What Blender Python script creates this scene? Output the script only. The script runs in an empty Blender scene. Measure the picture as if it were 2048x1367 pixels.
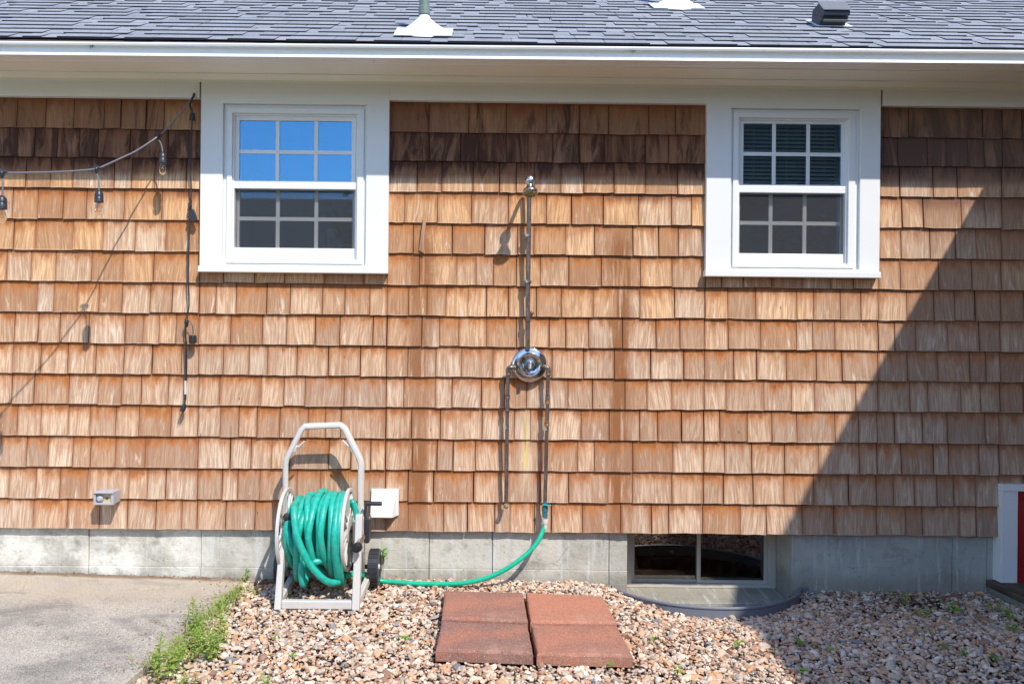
import bpy, math, random
import numpy as np
from mathutils import Vector, Matrix
random.seed(7); rng = np.random.default_rng(11)
S = bpy.context.scene
col = S.collection
PI = math.pi

# ------------------------------------------------------------------ camera
F, CX, CY = 1646.0, 969.0, 687.0
PSI, RHO = 0.0055, 0.0098
CAM = Vector((0.0, -4.6, 1.335))
_f = Vector((math.sin(PSI), math.cos(PSI), 0)); _r0 = Vector((math.cos(PSI), -math.sin(PSI), 0)); _u0 = Vector((0, 0, 1))
_r = _r0*math.cos(RHO) + _u0*math.sin(RHO); _u = -_r0*math.sin(RHO) + _u0*math.cos(RHO)
cd = bpy.data.cameras.new('camera'); cam = bpy.data.objects.new('camera', cd); col.objects.link(cam)
cam.matrix_world = Matrix(((_r.x, _u.x, -_f.x, CAM.x), (_r.y, _u.y, -_f.y, CAM.y), (_r.z, _u.z, -_f.z, CAM.z), (0, 0, 0, 1)))
cd.sensor_width = 36; cd.lens = 36*F/2048; cd.shift_x = (1024-CX)/2048; cd.shift_y = (CY-683.5)/2048
cd.clip_start = 0.05; cd.clip_end = 800
S.camera = cam

# ------------------------------------------------------------------ light
SUN = Vector((0.585, -1.0, 1.33)).normalized()
w = bpy.data.worlds.new('World'); S.world = w; w.use_nodes = True
nt = w.node_tree; bg = nt.nodes['Background']; sk = nt.nodes.new('ShaderNodeTexSky')
sk.sky_type = 'NISHITA'; sk.sun_disc = False
sk.sun_elevation = math.asin(SUN.z); sk.sun_rotation = math.atan2(SUN.x, SUN.y)
sk.air_density = 1.0; sk.dust_density = 0.15; sk.ozone_density = 3.5
nt.links.new(sk.outputs[0], bg.inputs[0]); bg.inputs[1].default_value = 0.15
ld = bpy.data.lights.new('sun', 'SUN'); ld.energy = 2.5; ld.angle = math.radians(0.55); ld.color = (1.0, 0.955, 0.89)
lo = bpy.data.objects.new('sun', ld); col.objects.link(lo); lo.rotation_euler = SUN.to_track_quat('Z', 'Y').to_euler()
S.view_settings.view_transform = 'Standard'; S.view_settings.look = 'None'
S.view_settings.exposure = 0.97; S.view_settings.gamma = 1.0
S.render.engine = 'CYCLES'
S.cycles.max_bounces = 8

# ------------------------------------------------------------------ photo point -> place on a real plane
def ray(px, py):
    return _f + _r*((px-CX)/F) - _u*((py-CY)/F)
def W(px, py, d=0.0):            # point on the plane d metres in front of the shingles
    v = ray(px, py); t = (-d - CAM.y)/v.y
    return CAM + v*t
def G(px, py, z=0.0):            # point on a level plane at height z
    v = ray(px, py); t = (z - CAM.z)/v.z
    return CAM + v*t

# ------------------------------------------------------------------ helpers
def tag(o, label=None, cat=None, group=None, kind=None):
    if label: o['label'] = label
    if cat: o['category'] = cat
    if group: o['group'] = group
    if kind: o['kind'] = kind
    return o
def empty(name, loc=(0, 0, 0), label=None, cat=None, group=None):
    o = bpy.data.objects.new(name, None); col.objects.link(o); o.location = loc; o.empty_display_size = .1
    return tag(o, label, cat, group)
class MB:
    def __init__(s): s.v = []; s.f = []; s.sm = []
    def add(s, vs, fs, smooth=False):
        n = len(s.v); s.v += [tuple(v) for v in vs]; s.f += [tuple(i+n for i in f) for f in fs]; s.sm += [smooth]*len(fs); return s
    def box(s, x0, x1, y0, y1, z0, z1):
        vs = [(x, y, z) for z in (z0, z1) for y in (y0, y1) for x in (x0, x1)]
        return s.add(vs, [(0, 2, 3, 1), (4, 5, 7, 6), (0, 1, 5, 4), (2, 6, 7, 3), (0, 4, 6, 2), (1, 3, 7, 5)])
    def beam(s, p, q, wx, wz, up=(0, 0, 1), t=1.0):      # rectangular bar from p to q
        p = Vector(p); q = Vector(q); a = (q-p).normalized(); sd = a.cross(Vector(up)).normalized(); u = sd.cross(a)
        vs = []
        for c, k in ((p, 1), (q, t)):
            for i, j in ((-1, -1), (1, -1), (1, 1), (-1, 1)): vs.append(c + sd*(i*wx/2*k) + u*(j*wz/2*k))
        return s.add(vs, [(3, 2, 1, 0), (4, 5, 6, 7), (0, 1, 5, 4), (1, 2, 6, 5), (2, 3, 7, 6), (3, 0, 4, 7)])
    def tube(s, pts, r, n=12, flat=1.0, closed=False, cap=True):
        pts = [Vector(p) for p in pts]; m = len(pts)
        rs = r if isinstance(r, (list, tuple)) else [r]*m
        tg = []
        for i in range(m):
            a = pts[(i-1) % m] if (closed or i > 0) else pts[i]; b = pts[(i+1) % m] if (closed or i < m-1) else pts[i]
            d = (b-a); tg.append(d.normalized() if d.length > 1e-9 else Vector((0, 0, 1)))
        nrm = tg[0].orthogonal().normalized(); vs = []
        for i in range(m):
            nrm = (nrm - tg[i]*nrm.dot(tg[i])); nrm = nrm.normalized() if nrm.length > 1e-6 else tg[i].orthogonal().normalized()
            bn = tg[i].cross(nrm)
            for k in range(n):
                a = 2*PI*k/n; vs.append(pts[i] + (nrm*math.cos(a) + bn*math.sin(a)*flat)*rs[i])
        fs = []
        for i in range(m if closed else m-1):
            j = (i+1) % m
            for k in range(n): l = (k+1) % n; fs.append((i*n+k, i*n+l, j*n+l, j*n+k))
        s.add(vs, fs, True)
        if cap and not closed:
            s.add(vs[:n], [tuple(range(n-1, -1, -1))]); s.add(vs[-n:], [tuple(range(n))])
        return s
    def lathe(s, prof, org, axis=(0, 0, 1), n=32):       # prof [(r, h)]
        ax = Vector(axis).normalized(); e1 = ax.orthogonal().normalized(); e2 = ax.cross(e1); o = Vector(org); vs = []
        for r, h in prof:
            for k in range(n):
                a = 2*PI*k/n; vs.append(o + ax*h + (e1*math.cos(a)+e2*math.sin(a))*max(r, 1e-5))
        fs = []
        for i in range(len(prof)-1):
            for k in range(n): l = (k+1) % n; fs.append((i*n+k, i*n+l, (i+1)*n+l, (i+1)*n+k))
        return s.add(vs, fs, True)
    def prism(s, poly, vec):                             # polygon (list of 3d) extruded by vec
        n = len(poly); vec = Vector(vec); p = [Vector(q) for q in poly]; vs = p + [q+vec for q in p]
        fs = [tuple(range(n-1, -1, -1)), tuple(range(n, 2*n))] + [(i, (i+1) % n, n+(i+1) % n, n+i) for i in range(n)]
        return s.add(vs, fs)
    def ring(s, O, I, d0, d1):                           # rectangular ring; O, I = (x0,x1,z0,z1), front at -d0, back at -d1
        x0, x1, z0, z1 = O; a0, a1, b0, b1 = I
        vs = []
        for d in (d0, d1):
            vs += [(x0, -d, z0), (x1, -d, z0), (x1, -d, z1), (x0, -d, z1), (a0, -d, b0), (a1, -d, b0), (a1, -d, b1), (a0, -d, b1)]
        fs = []
        for i in range(4):
            j = (i+1) % 4
            fs += [(i, j, 4+j, 4+i), (8+j, 8+i, 12+i, 12+j), (j, i, 8+i, 8+j), (4+i, 4+j, 12+j, 12+i)]
        return s.add(vs, fs)
    def build(s, name, mat, parent=None, bevel=0, sharp=35, seg=2, solid=0):
        me = bpy.data.meshes.new(name); me.from_pydata(s.v, [], s.f)
        me.polygons.foreach_set('use_smooth', s.sm); me.materials.append(mat); me.update()
        if any(s.sm): me.set_sharp_from_angle(angle=math.radians(sharp))
        o = bpy.data.objects.new(name, me); col.objects.link(o)
        if parent is not None:
            o.parent = parent
            o.matrix_parent_inverse = Matrix.Translation(-Vector(parent_world(parent)))
        if bevel:
            b = o.modifiers.new('bevel', 'BEVEL'); b.width = bevel; b.segments = seg; b.limit_method = 'ANGLE'; b.angle_limit = math.radians(50); b.harden_normals = False
        return o
def parent_world(p):
    v = Vector(p.location)
    while p.parent is not None:
        # parts are built in world coordinates with an inverse, so their own location is zero
        if p.type != 'EMPTY': return Vector((0, 0, 0))
        p = p.parent; v = v + Vector(p.location)
    return v
def smoothpath(pts, k=8, closed=False):                  # Catmull-Rom
    P = [Vector(p) for p in pts]; n = len(P); out = []
    for i in range(n if closed else n-1):
        if closed: a, b, c, d = P[(i-1) % n], P[i], P[(i+1) % n], P[(i+2) % n]
        else: a, b, c, d = P[max(i-1, 0)], P[i], P[i+1], P[min(i+2, n-1)]
        for j in range(k):
            t = j/k
            out.append(0.5*((2*b) + (c-a)*t + (2*a-5*b+4*c-d)*t*t + (3*b-a-3*c+d)*t**3))
    if not closed: out.append(P[-1])
    return out

# ------------------------------------------------------------------ node helpers
class NG:
    def __init__(s, name):
        s.m = bpy.data.materials.new(name); s.m.use_nodes = True; s.t = s.m.node_tree; s.b = s.t.nodes['Principled BSDF']; s.out = s.t.nodes['Material Output']
    def n(s, typ, **kw):
        nd = s.t.nodes.new('ShaderNode'+typ)
        for k, v in kw.items(): setattr(nd, k, v)
        return nd
    def set(s, sock, v):
        if hasattr(v, 'is_linked') or isinstance(v, bpy.types.NodeSocket): s.t.links.new(v, sock)
        else:
            if sock.type == 'RGBA' and len(v) == 3: v = (*v, 1)
            sock.default_value = v
    def math(s, op, a, b=0.0, c=0.0, clamp=False):
        nd = s.n('Math', operation=op, use_clamp=clamp); s.set(nd.inputs[0], a); s.set(nd.inputs[1], b); s.set(nd.inputs[2], c); return nd.outputs[0]
    def mul(s, a, b): return s.math('MULTIPLY', a, b)
    def add(s, a, b): return s.math('ADD', a, b)
    def mix(s, fac, a, b, blend='MIX'):
        nd = s.n('Mix', data_type='RGBA', blend_type=blend); s.set(nd.inputs[0], fac); s.set(nd.inputs[6], a); s.set(nd.inputs[7], b); return nd.outputs[2]
    def ramp(s, v, a, b, o0=0.0, o1=1.0):
        nd = s.n('MapRange', clamp=True); nd.interpolation_type = 'SMOOTHSTEP'
        for i, x in enumerate((v, a, b, o0, o1)): s.set(nd.inputs[i], x)
        return nd.outputs[0]
    def pos(s, scale=(1, 1, 1), off=(0, 0, 0), src=None):
        if src is None: src = s.n('TexCoord').outputs['Object']
        mp = s.n('Mapping'); s.set(mp.inputs[0], src); mp.inputs['Scale'].default_value = scale; mp.inputs['Location'].default_value = off
        return mp.outputs[0]
    def noise(s, vec, scale=5, detail=4, rough=.55, dist=0.0, out=0):
        nd = s.n('TexNoise'); s.set(nd.inputs['Vector'], vec); nd.inputs['Scale'].default_value = scale; nd.inputs['Detail'].default_value = detail
        nd.inputs['Roughness'].default_value = rough; nd.inputs['Distortion'].default_value = dist; return nd.outputs[out]
    def vor(s, vec, scale=5, out=0, feature='F1'):
        nd = s.n('TexVoronoi', feature=feature); s.set(nd.inputs['Vector'], vec); nd.inputs['Scale'].default_value = scale; return nd.outputs[out]
    def attr(s, name):
        nd = s.n('Attribute', attribute_name=name); return nd
    def bump(s, h, strength=.3, dist=.01):
        nd = s.n('Bump'); s.set(nd.inputs['Height'], h); nd.inputs['Strength'].default_value = strength; nd.inputs['Distance'].default_value = dist
        s.t.links.new(nd.outputs[0], s.b.inputs['Normal']); return nd
    def fin(s, color=None, rough=.5, metal=0.0, spec=None):
        if color is not None: s.set(s.b.inputs['Base Color'], color)
        s.set(s.b.inputs['Roughness'], rough); s.b.inputs['Metallic'].default_value = metal
        if spec is not None: s.b.inputs['Specular IOR Level'].default_value = spec
        return s.m

def paint(name, c, rough=.45, dirt=.12, dcol=None, scale=3.0, spec=.5, bump=.05):
    g = NG(name); p = g.pos()
    n1 = g.noise(p, scale, 6, .65); n2 = g.noise(p, scale*14, 3)
    dc = dcol or tuple(x*.6 for x in c)
    f = g.math('MAXIMUM', g.mul(g.ramp(n1, .45, .8), dirt), g.mul(g.ramp(g.vor(p, 7.0), .022, .012), .8))
    f2 = g.mul(g.ramp(n2, .6, .8), dirt*.6)
    cc = g.mix(g.math('MAXIMUM', f, f2), c, dc)
    g.bump(g.add(g.noise(p, 60, 3), g.mul(n1, 2.0)), bump, .002)
    return g.fin(cc, g.add(g.mul(n2, .15), rough-.07), spec=spec)
def plain(name, c, rough=.5, metal=0.0, var=.15, scale=30, bump=.1):
    g = NG(name); p = g.pos(); n = g.noise(p, scale, 4)
    cc = g.mix(g.mul(n, var*2), c, tuple(x*.55 for x in c))
    g.bump(n, bump, .002)
    return g.fin(cc, rough, metal)

M = {}
M['trim'] = paint('white_trim_paint', (.81, .80, .77), .42, .10, (.52, .48, .40), 2.0)
M['vinyl'] = paint('white_vinyl', (.82, .82, .80), .32, .12, (.50, .47, .38), 6.0)
M['gutter'] = paint('gutter_enamel', (.80, .80, .79), .3, .10, (.5, .46, .38), 1.6, spec=.6)
M['soffit'] = paint('soffit_paint', (.87, .84, .73), .55, .16, (.5, .45, .36), 2.0)  # cream of light bounced off the ground put into this colour
M['alum'] = plain('beige_aluminium', (.56, .52, .45), .45, 0.0, .15)
g = NG('chrome'); n = g.noise(g.pos(), 90, 4, .7); M['chrome'] = g.fin(g.mix(g.ramp(n, .5, .7), (.66, .66, .69), (.40, .38, .36)), g.ramp(n, .4, .7, .07, .22), 1.0)
g = NG('worn_chrome'); g.bump(g.noise(g.pos(), 260, 3), .15, .001); M['wchrome'] = g.fin(g.mix(g.noise(g.pos(), 120, 4), (.75, .75, .78), (.38, .36, .36)), .28, 1.0)
g = NG('aged_copper'); n = g.noise(g.pos((1, 1, .35)), 60, 5, .7)
M['pipe'] = g.fin(g.mix(g.ramp(n, .4, .7), (.16, .13, .12), (.32, .25, .21)), .42, .75)
g = NG('rusty_copper'); n = g.noise(g.pos(), 80, 5, .7); M['rust'] = g.fin(g.mix(g.ramp(n, .4, .65), (.30, .17, .10), (.42, .20, .08)), .5, .5)
g = NG('crusted_brass'); n = g.noise(g.pos(), 160, 5, .7); g.bump(n, .6, .002); M['brass'] = g.fin(g.mix(g.ramp(n, .42, .62), (.16, .14, .07), (.62, .55, .30)), .5, .4)
M['black'] = plain('black_rubber', (.022, .022, .025), .45, 0, .2)
M['blackp'] = plain('black_plastic', (.035, .036, .045), .35, 0, .2)
M['cordgrey'] = plain('sunlit_cord', (.20, .20, .225), .3, 0, .2)  # sunlight on the cord put into its lighter grey
M['resin'] = paint('beige_resin', (.60, .57, .53), .38, .25, (.42, .38, .33), 9)
g = NG('teal_hose'); p = g.pos(); n = g.noise(p, 40, 4); n2 = g.noise(p, 9, 6, .7); g.bump(g.noise(p, 300, 2), .1, .001); M['hose'] = g.fin(g.mix(g.mul(g.ramp(n2, .52, .72), .45), g.mix(g.ramp(n, .35, .75), (.010, .38, .28), (.03, .50, .40)), (.09, .30, .22)), g.ramp(n2, .4, .7, .34, .5), spec=.5)
g = NG('green_hose'); n = g.noise(g.pos(), 50, 4); M['hose2'] = g.fin(g.mix(g.ramp(n, .35, .75), (.005, .42, .24), (.02, .50, .32)), .33, spec=.5)
M['valve'] = plain('blue_green_valve', (.04, .22, .27), .35, .2, .35, 60)
M['offwhite'] = plain('off_white_plastic', (.72, .70, .62), .4)
M['grey_box'] = paint('grey_box_enamel', (.42, .43, .46), .4, .3, (.26, .26, .25), 30)
M['ivory'] = plain('ivory_outlet', (.66, .52, .28), .4)
M['well'] = paint('grey_plastic_edging', (.17, .185, .22), .38, .3, (.10, .10, .10), 12)
M['red'] = paint('red_door_paint', (.42, .018, .018), .38, .25, (.25, .012, .012), 6)
g = NG('weathered_board'); p = g.pos((18, 1.5, 18)); n = g.noise(p, 3, 6, .7); g.bump(n, .5, .004)
M['board'] = g.fin(g.mix(g.ramp(n, .35, .7), (.05, .033, .022), (.17, .125, .09)), .75)
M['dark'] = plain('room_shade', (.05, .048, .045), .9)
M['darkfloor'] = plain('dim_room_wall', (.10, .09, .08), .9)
M['blind'] = plain('cream_blind', (.88, .85, .70), .6, 0, .1)
M['shade'] = None
g = NG('roller_shade'); p = g.pos((14, 1, 160)); n = g.noise(p, 1.0, 5, .75); M['shade'] = g.fin(g.mix(g.ramp(n, .57, .64), (.13, .12, .115), (.75, .68, .60)), .9)
M['galv'] = paint('grey_green_pipe', (.16, .20, .18), .45, .3, (.09, .11, .10), 20)
M['flash'] = paint('aluminium_flashing', (.86, .86, .88), .35, .08, (.6, .6, .6), 8)
M['ventb'] = plain('black_vent', (.030, .033, .045), .35, 0, .2)
M['venttop'] = plain('faded_vent_top', (.20, .195, .20), .5, 0, .3, 50)

# shingle wood: "shg" carries (random, random, soot stain, weathering); "grain" uv in metres, "loc" uv 0..1
g = NG('cedar_shingle')
at = g.attr('shg'); sp = g.n('SeparateColor'); g.set(sp.inputs[0], at.outputs['Color']); r1, r2, st = sp.outputs; wt = at.outputs['Alpha']
uv = g.n('UVMap', uv_map='grain').outputs[0]; lc = g.n('UVMap', uv_map='loc').outputs[0]
ls = g.n('SeparateXYZ'); g.set(ls.inputs[0], lc); v = ls.outputs[1]
gr = g.noise(g.pos((150, 7, 1), src=uv), 1.0, 5, .65, .6)
grf = g.noise(g.pos((420, 14, 1), src=uv), 1.0, 3, .6)
bl = g.noise(g.pos((38, 5, 1), src=uv), 1.0, 4, .6, 1.2)
blot = g.noise(g.pos((7, 5, 1), src=uv), 1.0, 4, .6)
wob = g.noise(g.pos((22, 9, 1), src=uv), 1.0, 4, .6)
cath = g.noise(g.pos((40, 2.6, 1), src=uv), 1.0, 3, .5, 1.8)
base = g.mix(r1, (.92, .52, .235), (.52, .275, .135))
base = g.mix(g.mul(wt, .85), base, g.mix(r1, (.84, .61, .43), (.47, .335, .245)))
base = g.mix(g.mul(g.ramp(r2, .60, 1.0), .6), base, (.86, .68, .50))
base = g.mix(g.mul(g.ramp(r2, .30, .0), .6), base, (.46, .225, .11))
base = g.mix(g.mul(g.ramp(cath, .42, .60), .5), base, (.36, .17, .085))
base = g.mix(g.mul(g.ramp(gr, .42, .64), .45), base, (.30, .155, .09))
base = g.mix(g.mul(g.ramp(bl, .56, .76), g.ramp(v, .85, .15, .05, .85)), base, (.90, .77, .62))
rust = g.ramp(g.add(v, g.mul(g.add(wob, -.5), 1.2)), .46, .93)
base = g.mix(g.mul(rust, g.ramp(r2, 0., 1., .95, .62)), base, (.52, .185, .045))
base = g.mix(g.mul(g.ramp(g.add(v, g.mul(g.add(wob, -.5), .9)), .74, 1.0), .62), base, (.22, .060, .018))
base = g.mix(g.mul(g.ramp(blot, .58, .76), .5), base, (.40, .17, .07))
us = g.math('ABSOLUTE', g.add(ls.outputs[0], -.5))
base = g.mix(g.mul(g.ramp(us, .38, .50), .55), base, (.30, .10, .035))
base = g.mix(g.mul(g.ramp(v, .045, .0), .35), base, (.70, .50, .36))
kn = g.vor(g.pos((11, 4, 1), src=uv), 1.0); base = g.mix(g.mul(g.ramp(kn, .05, .02), .8), base, (.12, .04, .02))
# tannin runs down the wall in two streaks and one yellow mineral run
op = g.n('TexCoord').outputs['Object']; ps = g.n('SeparateXYZ'); g.set(ps.inputs[0], op); X, Z = ps.outputs[0], ps.outputs[2]
def band(x0, wd, za, zb):
    d = g.math('ABSOLUTE', g.add(g.add(X, -x0), g.mul(g.add(g.noise(g.pos((6, 1, 3)), 1.0, 5, .7), -.5), .16))); m1 = g.mul(g.ramp(d, wd, wd*.2), g.ramp(r2, 0., .6, .45, 1))
    nn = g.noise(g.pos((24, 1, 1.6)), 1.0, 5, .65)
    return g.mul(g.mul(m1, g.ramp(Z, za, za+.25)), g.mul(g.ramp(Z, zb, zb-.25), g.ramp(nn, .34, .50)))
for x0, wd, za, zb, k in ((-.345, .115, .1, 2.0, .95), (.785, .095, .1, 2.1, 1.0), (-.33, .07, 1.45, 2.1, .9), (.40, .03, .1, .6, .4), (2.0, .05, .2, .9, .3)):
    base = g.mix(g.mul(band(x0, wd, za, zb), k), base, (.30, .12, .045))
yb = g.mul(g.mul(g.ramp(g.math('ABSOLUTE', g.add(X, -.262)), .016, .004), g.ramp(Z, .60, .68)), g.ramp(Z, .98, .88))
halo = g.mul(g.mul(g.ramp(g.math('ABSOLUTE', g.add(X, -.262)), .06, .01), g.ramp(Z, .42, .60)), g.ramp(Z, 1.02, .88))
yn = g.ramp(g.noise(g.pos((60, 1, 5)), 1.0, 4), .35, .6, .25, 1)
base = g.mix(g.mul(g.mul(halo, .55), yn), base, (.82, .68, .48)); base = g.mix(g.mul(g.mul(yb, .75), yn), base, (.78, .60, .14))
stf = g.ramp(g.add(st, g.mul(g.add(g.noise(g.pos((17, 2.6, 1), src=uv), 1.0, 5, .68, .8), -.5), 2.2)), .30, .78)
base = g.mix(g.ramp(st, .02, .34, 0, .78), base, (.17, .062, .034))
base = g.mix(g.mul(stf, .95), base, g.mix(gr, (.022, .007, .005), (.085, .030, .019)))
base = g.mix(g.ramp(X, 1.7, 2.7, 0, .28), base, (.30, .21, .165))  # right side darkened: shade put into the wood colour
base = g.mix(g.mul(g.ramp(grf, .35, .7), .22), base, (.20, .10, .05))
g.bump(g.add(g.mul(gr, 1.0), g.mul(grf, .5)), .8, .0025)
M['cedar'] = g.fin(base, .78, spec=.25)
M['cedarb'] = plain('cedar_backing', (.16, .065, .03), .9, 0, .2, 40)

# concrete
def concrete(name, c0, c1, c2, stains=.5, speck=0.0, rough=.85, tint=None):
    g = NG(name); p = g.pos(); a = g.noise(p, 1.6, 8, .68); b = g.noise(p, 7, 7, .7); c = g.noise(p, 45, 5, .7); d = g.noise(g.pos((3, 1, .7)), 3, 5, .6)
    cc = g.mix(g.ramp(a, .38, .66), c0, c1)
    cc = g.mix(g.mul(g.ramp(b, .52, .72), stains), cc, c2)
    cc = g.mix(g.mul(g.ramp(d, .55, .75), stains*.5), cc, tuple(x*.75 for x in c1))
    cc = g.mix(g.mul(g.ramp(c, .58, .72), .35), cc, tuple(x*.6 for x in c1))
    h = g.add(g.mul(b, .8), g.mul(c, .5))
    if speck:
        vd = g.vor(p, 260); vc = g.vor(p, 260, 1); sc = g.n('SeparateColor'); g.set(sc.inputs[0], vc)
        sz = g.noise(p, 3, 5, .7)
        cc = g.mix(g.mul(g.ramp(sc.outputs[0], .45, .95), speck), cc, (.58, .52, .46))
        cc = g.mix(g.mul(g.ramp(sc.outputs[1], .60, .95), speck), cc, (.09, .08, .075))
        h = g.add(h, g.mul(g.ramp(vd, .0, .6, 1, 0), .6))
    pit = g.vor(p, 38); cc = g.mix(g.mul(g.ramp(pit, .09, .05), g.ramp(b, .5, .6)), cc, (.12, .11, .09))
    g.bump(h, .8, .010)
    g.b.inputs['Base Color'].default_value = (*c0, 1)
    return g, cc
g, cc = concrete('foundation_concrete', (.62, .59, .51), (.40, .38, .32), (.20, .19, .155), .7)
px_ = g.n('SeparateXYZ'); g.set(px_.inputs[0], g.n('TexCoord').outputs['Object'])
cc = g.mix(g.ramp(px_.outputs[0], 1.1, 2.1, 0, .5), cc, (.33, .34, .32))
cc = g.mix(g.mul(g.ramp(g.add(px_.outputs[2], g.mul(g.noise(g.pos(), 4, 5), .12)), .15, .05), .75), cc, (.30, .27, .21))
cc = g.mix(g.mul(g.ramp(px_.outputs[0], -1.0, -1.9), g.ramp(g.noise(g.pos(), 2.3, 6, .7), .42, .6)), cc, (.78, .75, .66))
vor = g.n('TexVoronoi', feature='DISTANCE_TO_EDGE'); g.set(vor.inputs['Vector'], g.mix(.12, g.pos(), g.noise(g.pos(), 6, 4, out=1))); vor.inputs['Scale'].default_value = 1.1
cc = g.mix(g.mul(g.mul(g.ramp(vor.outputs[0], .0022, .0004), .55), g.ramp(g.noise(g.pos(), 2.7, 2), .5, .56)), cc, (.10, .09, .08))
pt = g.vor(g.pos(), 24); cc = g.mix(g.mul(g.ramp(pt, .10, .05), .7), cc, (.10, .09, .07))
cc = g.mix(g.mul(g.ramp(g.noise(g.pos((1.2, 1, 7)), 6, 6, .75), .55, .7), .45), cc, (.26, .24, .19))
cc = g.mix(g.mul(g.ramp(g.noise(g.pos((14, 1, 1.6)), 1.3, 6, .7), .52, .68), .6), cc, (.66, .67, .65))
cc = g.mix(g.mul(g.ramp(g.noise(g.pos((1, 1, 1), (5, 0, 2)), 5.5, 6, .75), .54, .68), .55), cc, (.22, .20, .155))
M['conc'] = g.fin(cc, .88, spec=.2)
g, cc = concrete('patio_concrete', (.70, .63, .52), (.38, .345, .30), (.15, .135, .12), .6, .6)
q = g.n('SeparateXYZ'); g.set(q.inputs[0], g.n('TexCoord').outputs['Object'])
cc = g.mix(g.mul(g.ramp(g.add(q.outputs[1], g.mul(g.noise(g.pos(), 2.2, 4), .5)), -.45, .05), .75), cc, (.64, .52, .38))
cc = g.mix(g.mul(g.ramp(g.add(q.outputs[1], g.mul(g.noise(g.pos(), 9, 4), .06)), -.03, .02), .8), cc, (.22, .12, .055))
cc = g.mix(g.mul(g.ramp(g.noise(g.pos((1, 2.2, 1)), 2.6, 7, .7, .8), .50, .62), .6), cc, (.56, .50, .43))
cc = g.mix(g.mul(g.ramp(g.noise(g.pos((1, 1.8, 1), (3, 1, 0)), 1.9, 7, .72, .6), .50, .66), .55), cc, (.24, .22, .20))
M['patio'] = g.fin(cc, .9, spec=.2)
# pavers
g = NG('red_paver'); p = g.pos(); oi = g.n('ObjectInfo'); n1 = g.noise(p, 3.2, 6, .65); n2 = g.noise(p, 26, 5, .7); vc = g.vor(p, 330, 1); sc = g.n('SeparateColor'); g.set(sc.inputs[0], vc)
cc = g.mix(g.ramp(n1, .40, .64), (.43, .185, .125), (.29, .145, .11))
oc = g.n('SeparateColor'); g.set(oc.inputs[0], oi.outputs['Color']); cc = g.mix(g.mul(oc.outputs[0], .7), cc, (.60, .25, .15)); cc = g.mix(g.mul(g.mul(oc.outputs[1], .8), g.ramp(g.noise(p, 4.5, 6, .7), .36, .60)), cc, (.27, .16, .13)); cc = g.mix(g.mul(g.ramp(g.noise(p, 2.1, 5, .7), .54, .7), .5), cc, (.62, .33, .23))
cc = g.mix(g.mul(g.ramp(n2, .55, .75), .5), cc, (.20, .10, .08))
cc = g.mix(g.mul(g.ramp(sc.outputs[0], .88, .97), .65), cc, (.62, .46, .38)); cc = g.mix(g.mul(g.ramp(sc.outputs[1], .80, .95), .45), cc, (.08, .045, .035))
g.bump(g.add(g.mul(n2, .5), g.vor(p, 330)), .7, .003); M['paver'] = g.fin(cc, .9, spec=.2)
# gravel stones, colour per stone
g = NG('gravel_stone'); ca = g.attr('stone').outputs['Color']; n = g.noise(g.pos(), 70, 5, .7)
cc = g.mix(g.mul(g.ramp(n, .45, .7), .45), ca, g.mix(.5, ca, (.16, .10, .07))); g.bump(n, .4, .003); M['stone'] = g.fin(cc, .75, spec=.3)
g = NG('soil'); p = g.pos(); n = g.noise(p, 9, 8, .75); n2 = g.noise(p, 90, 4, .7); cc = g.mix(g.ramp(n, .35, .65), (.045, .025, .016), (.15, .085, .05)); cc = g.mix(g.mul(g.ramp(n2, .55, .7), .5), cc, (.26, .16, .10)); g.bump(g.add(n, n2), .9, .01); M['soil'] = g.fin(cc, .95, spec=.1)
g = NG('lawn'); p = g.pos(); n = g.noise(p, 3, 8, .75); n2 = g.noise(p, 140, 3); cc = g.mix(g.ramp(n, .35, .65), (.05, .11, .02), (.12, .17, .045)); cc = g.mix(n2, cc, (.035, .07, .015)); g.bump(n2, .8, .02); M['lawn'] = g.fin(cc, .9, spec=.1)
# asphalt roof
g = NG('asphalt_shingle'); at = g.attr('shg'); sp = g.n('SeparateColor'); g.set(sp.inputs[0], at.outputs['Color']); p = g.pos()
vc = g.vor(p, 420, 1); sc = g.n('SeparateColor'); g.set(sc.inputs[0], vc)
cc = g.mix(sp.outputs[0], (.255, .265, .29), (.315, .325, .35)); cc = g.mix(g.mul(g.ramp(sc.outputs[0], .5, 1), .5), cc, (.44, .44, .47)); cc = g.mix(g.mul(g.ramp(sc.outputs[1], .6, 1), .5), cc, (.09, .09, .11))
cc = g.mix(g.mul(g.ramp(g.noise(p, 2.2, 5, .6), .45, .7), .25), cc, (.12, .12, .14)); g.bump(g.vor(p, 420), .5, .002); M['asph'] = g.fin(cc, .9, spec=.25)
M['asphedge'] = plain('asphalt_cut_edge', (.035, .035, .045), .9)
# foliage
def leafmat(name, a, b, tr=.35):
    g = NG(name); n = g.noise(g.pos(), 12, 3); oi = g.n('ObjectInfo'); cc = g.mix(n, a, b)
    g.fin(cc, .5, spec=.3); t = g.n('BsdfTranslucent'); g.set(t.inputs[0], g.mix(.5, cc, (.25, .45, .03)))
    mx = g.n('MixShader'); mx.inputs[0].default_value = tr; g.t.links.new(g.b.outputs[0], mx.inputs[1]); g.t.links.new(t.outputs[0], mx.inputs[2]); g.t.links.new(mx.outputs[0], g.out.inputs[0]); return g.m
M['weed'] = leafmat('weed_leaf', (.30, .46, .06), (.48, .58, .16), .45)
M['clover'] = leafmat('clover_leaf', (.10, .32, .02), (.17, .42, .04))
M['treeleaf'] = leafmat('tree_leaf', (.03, .075, .015), (.07, .13, .03), .25)
M['bark'] = plain('bark', (.09, .065, .045), .95, 0, .3, 20, .8)
M['straw'] = plain('dry_grass', (.42, .32, .15), .8)
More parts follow.
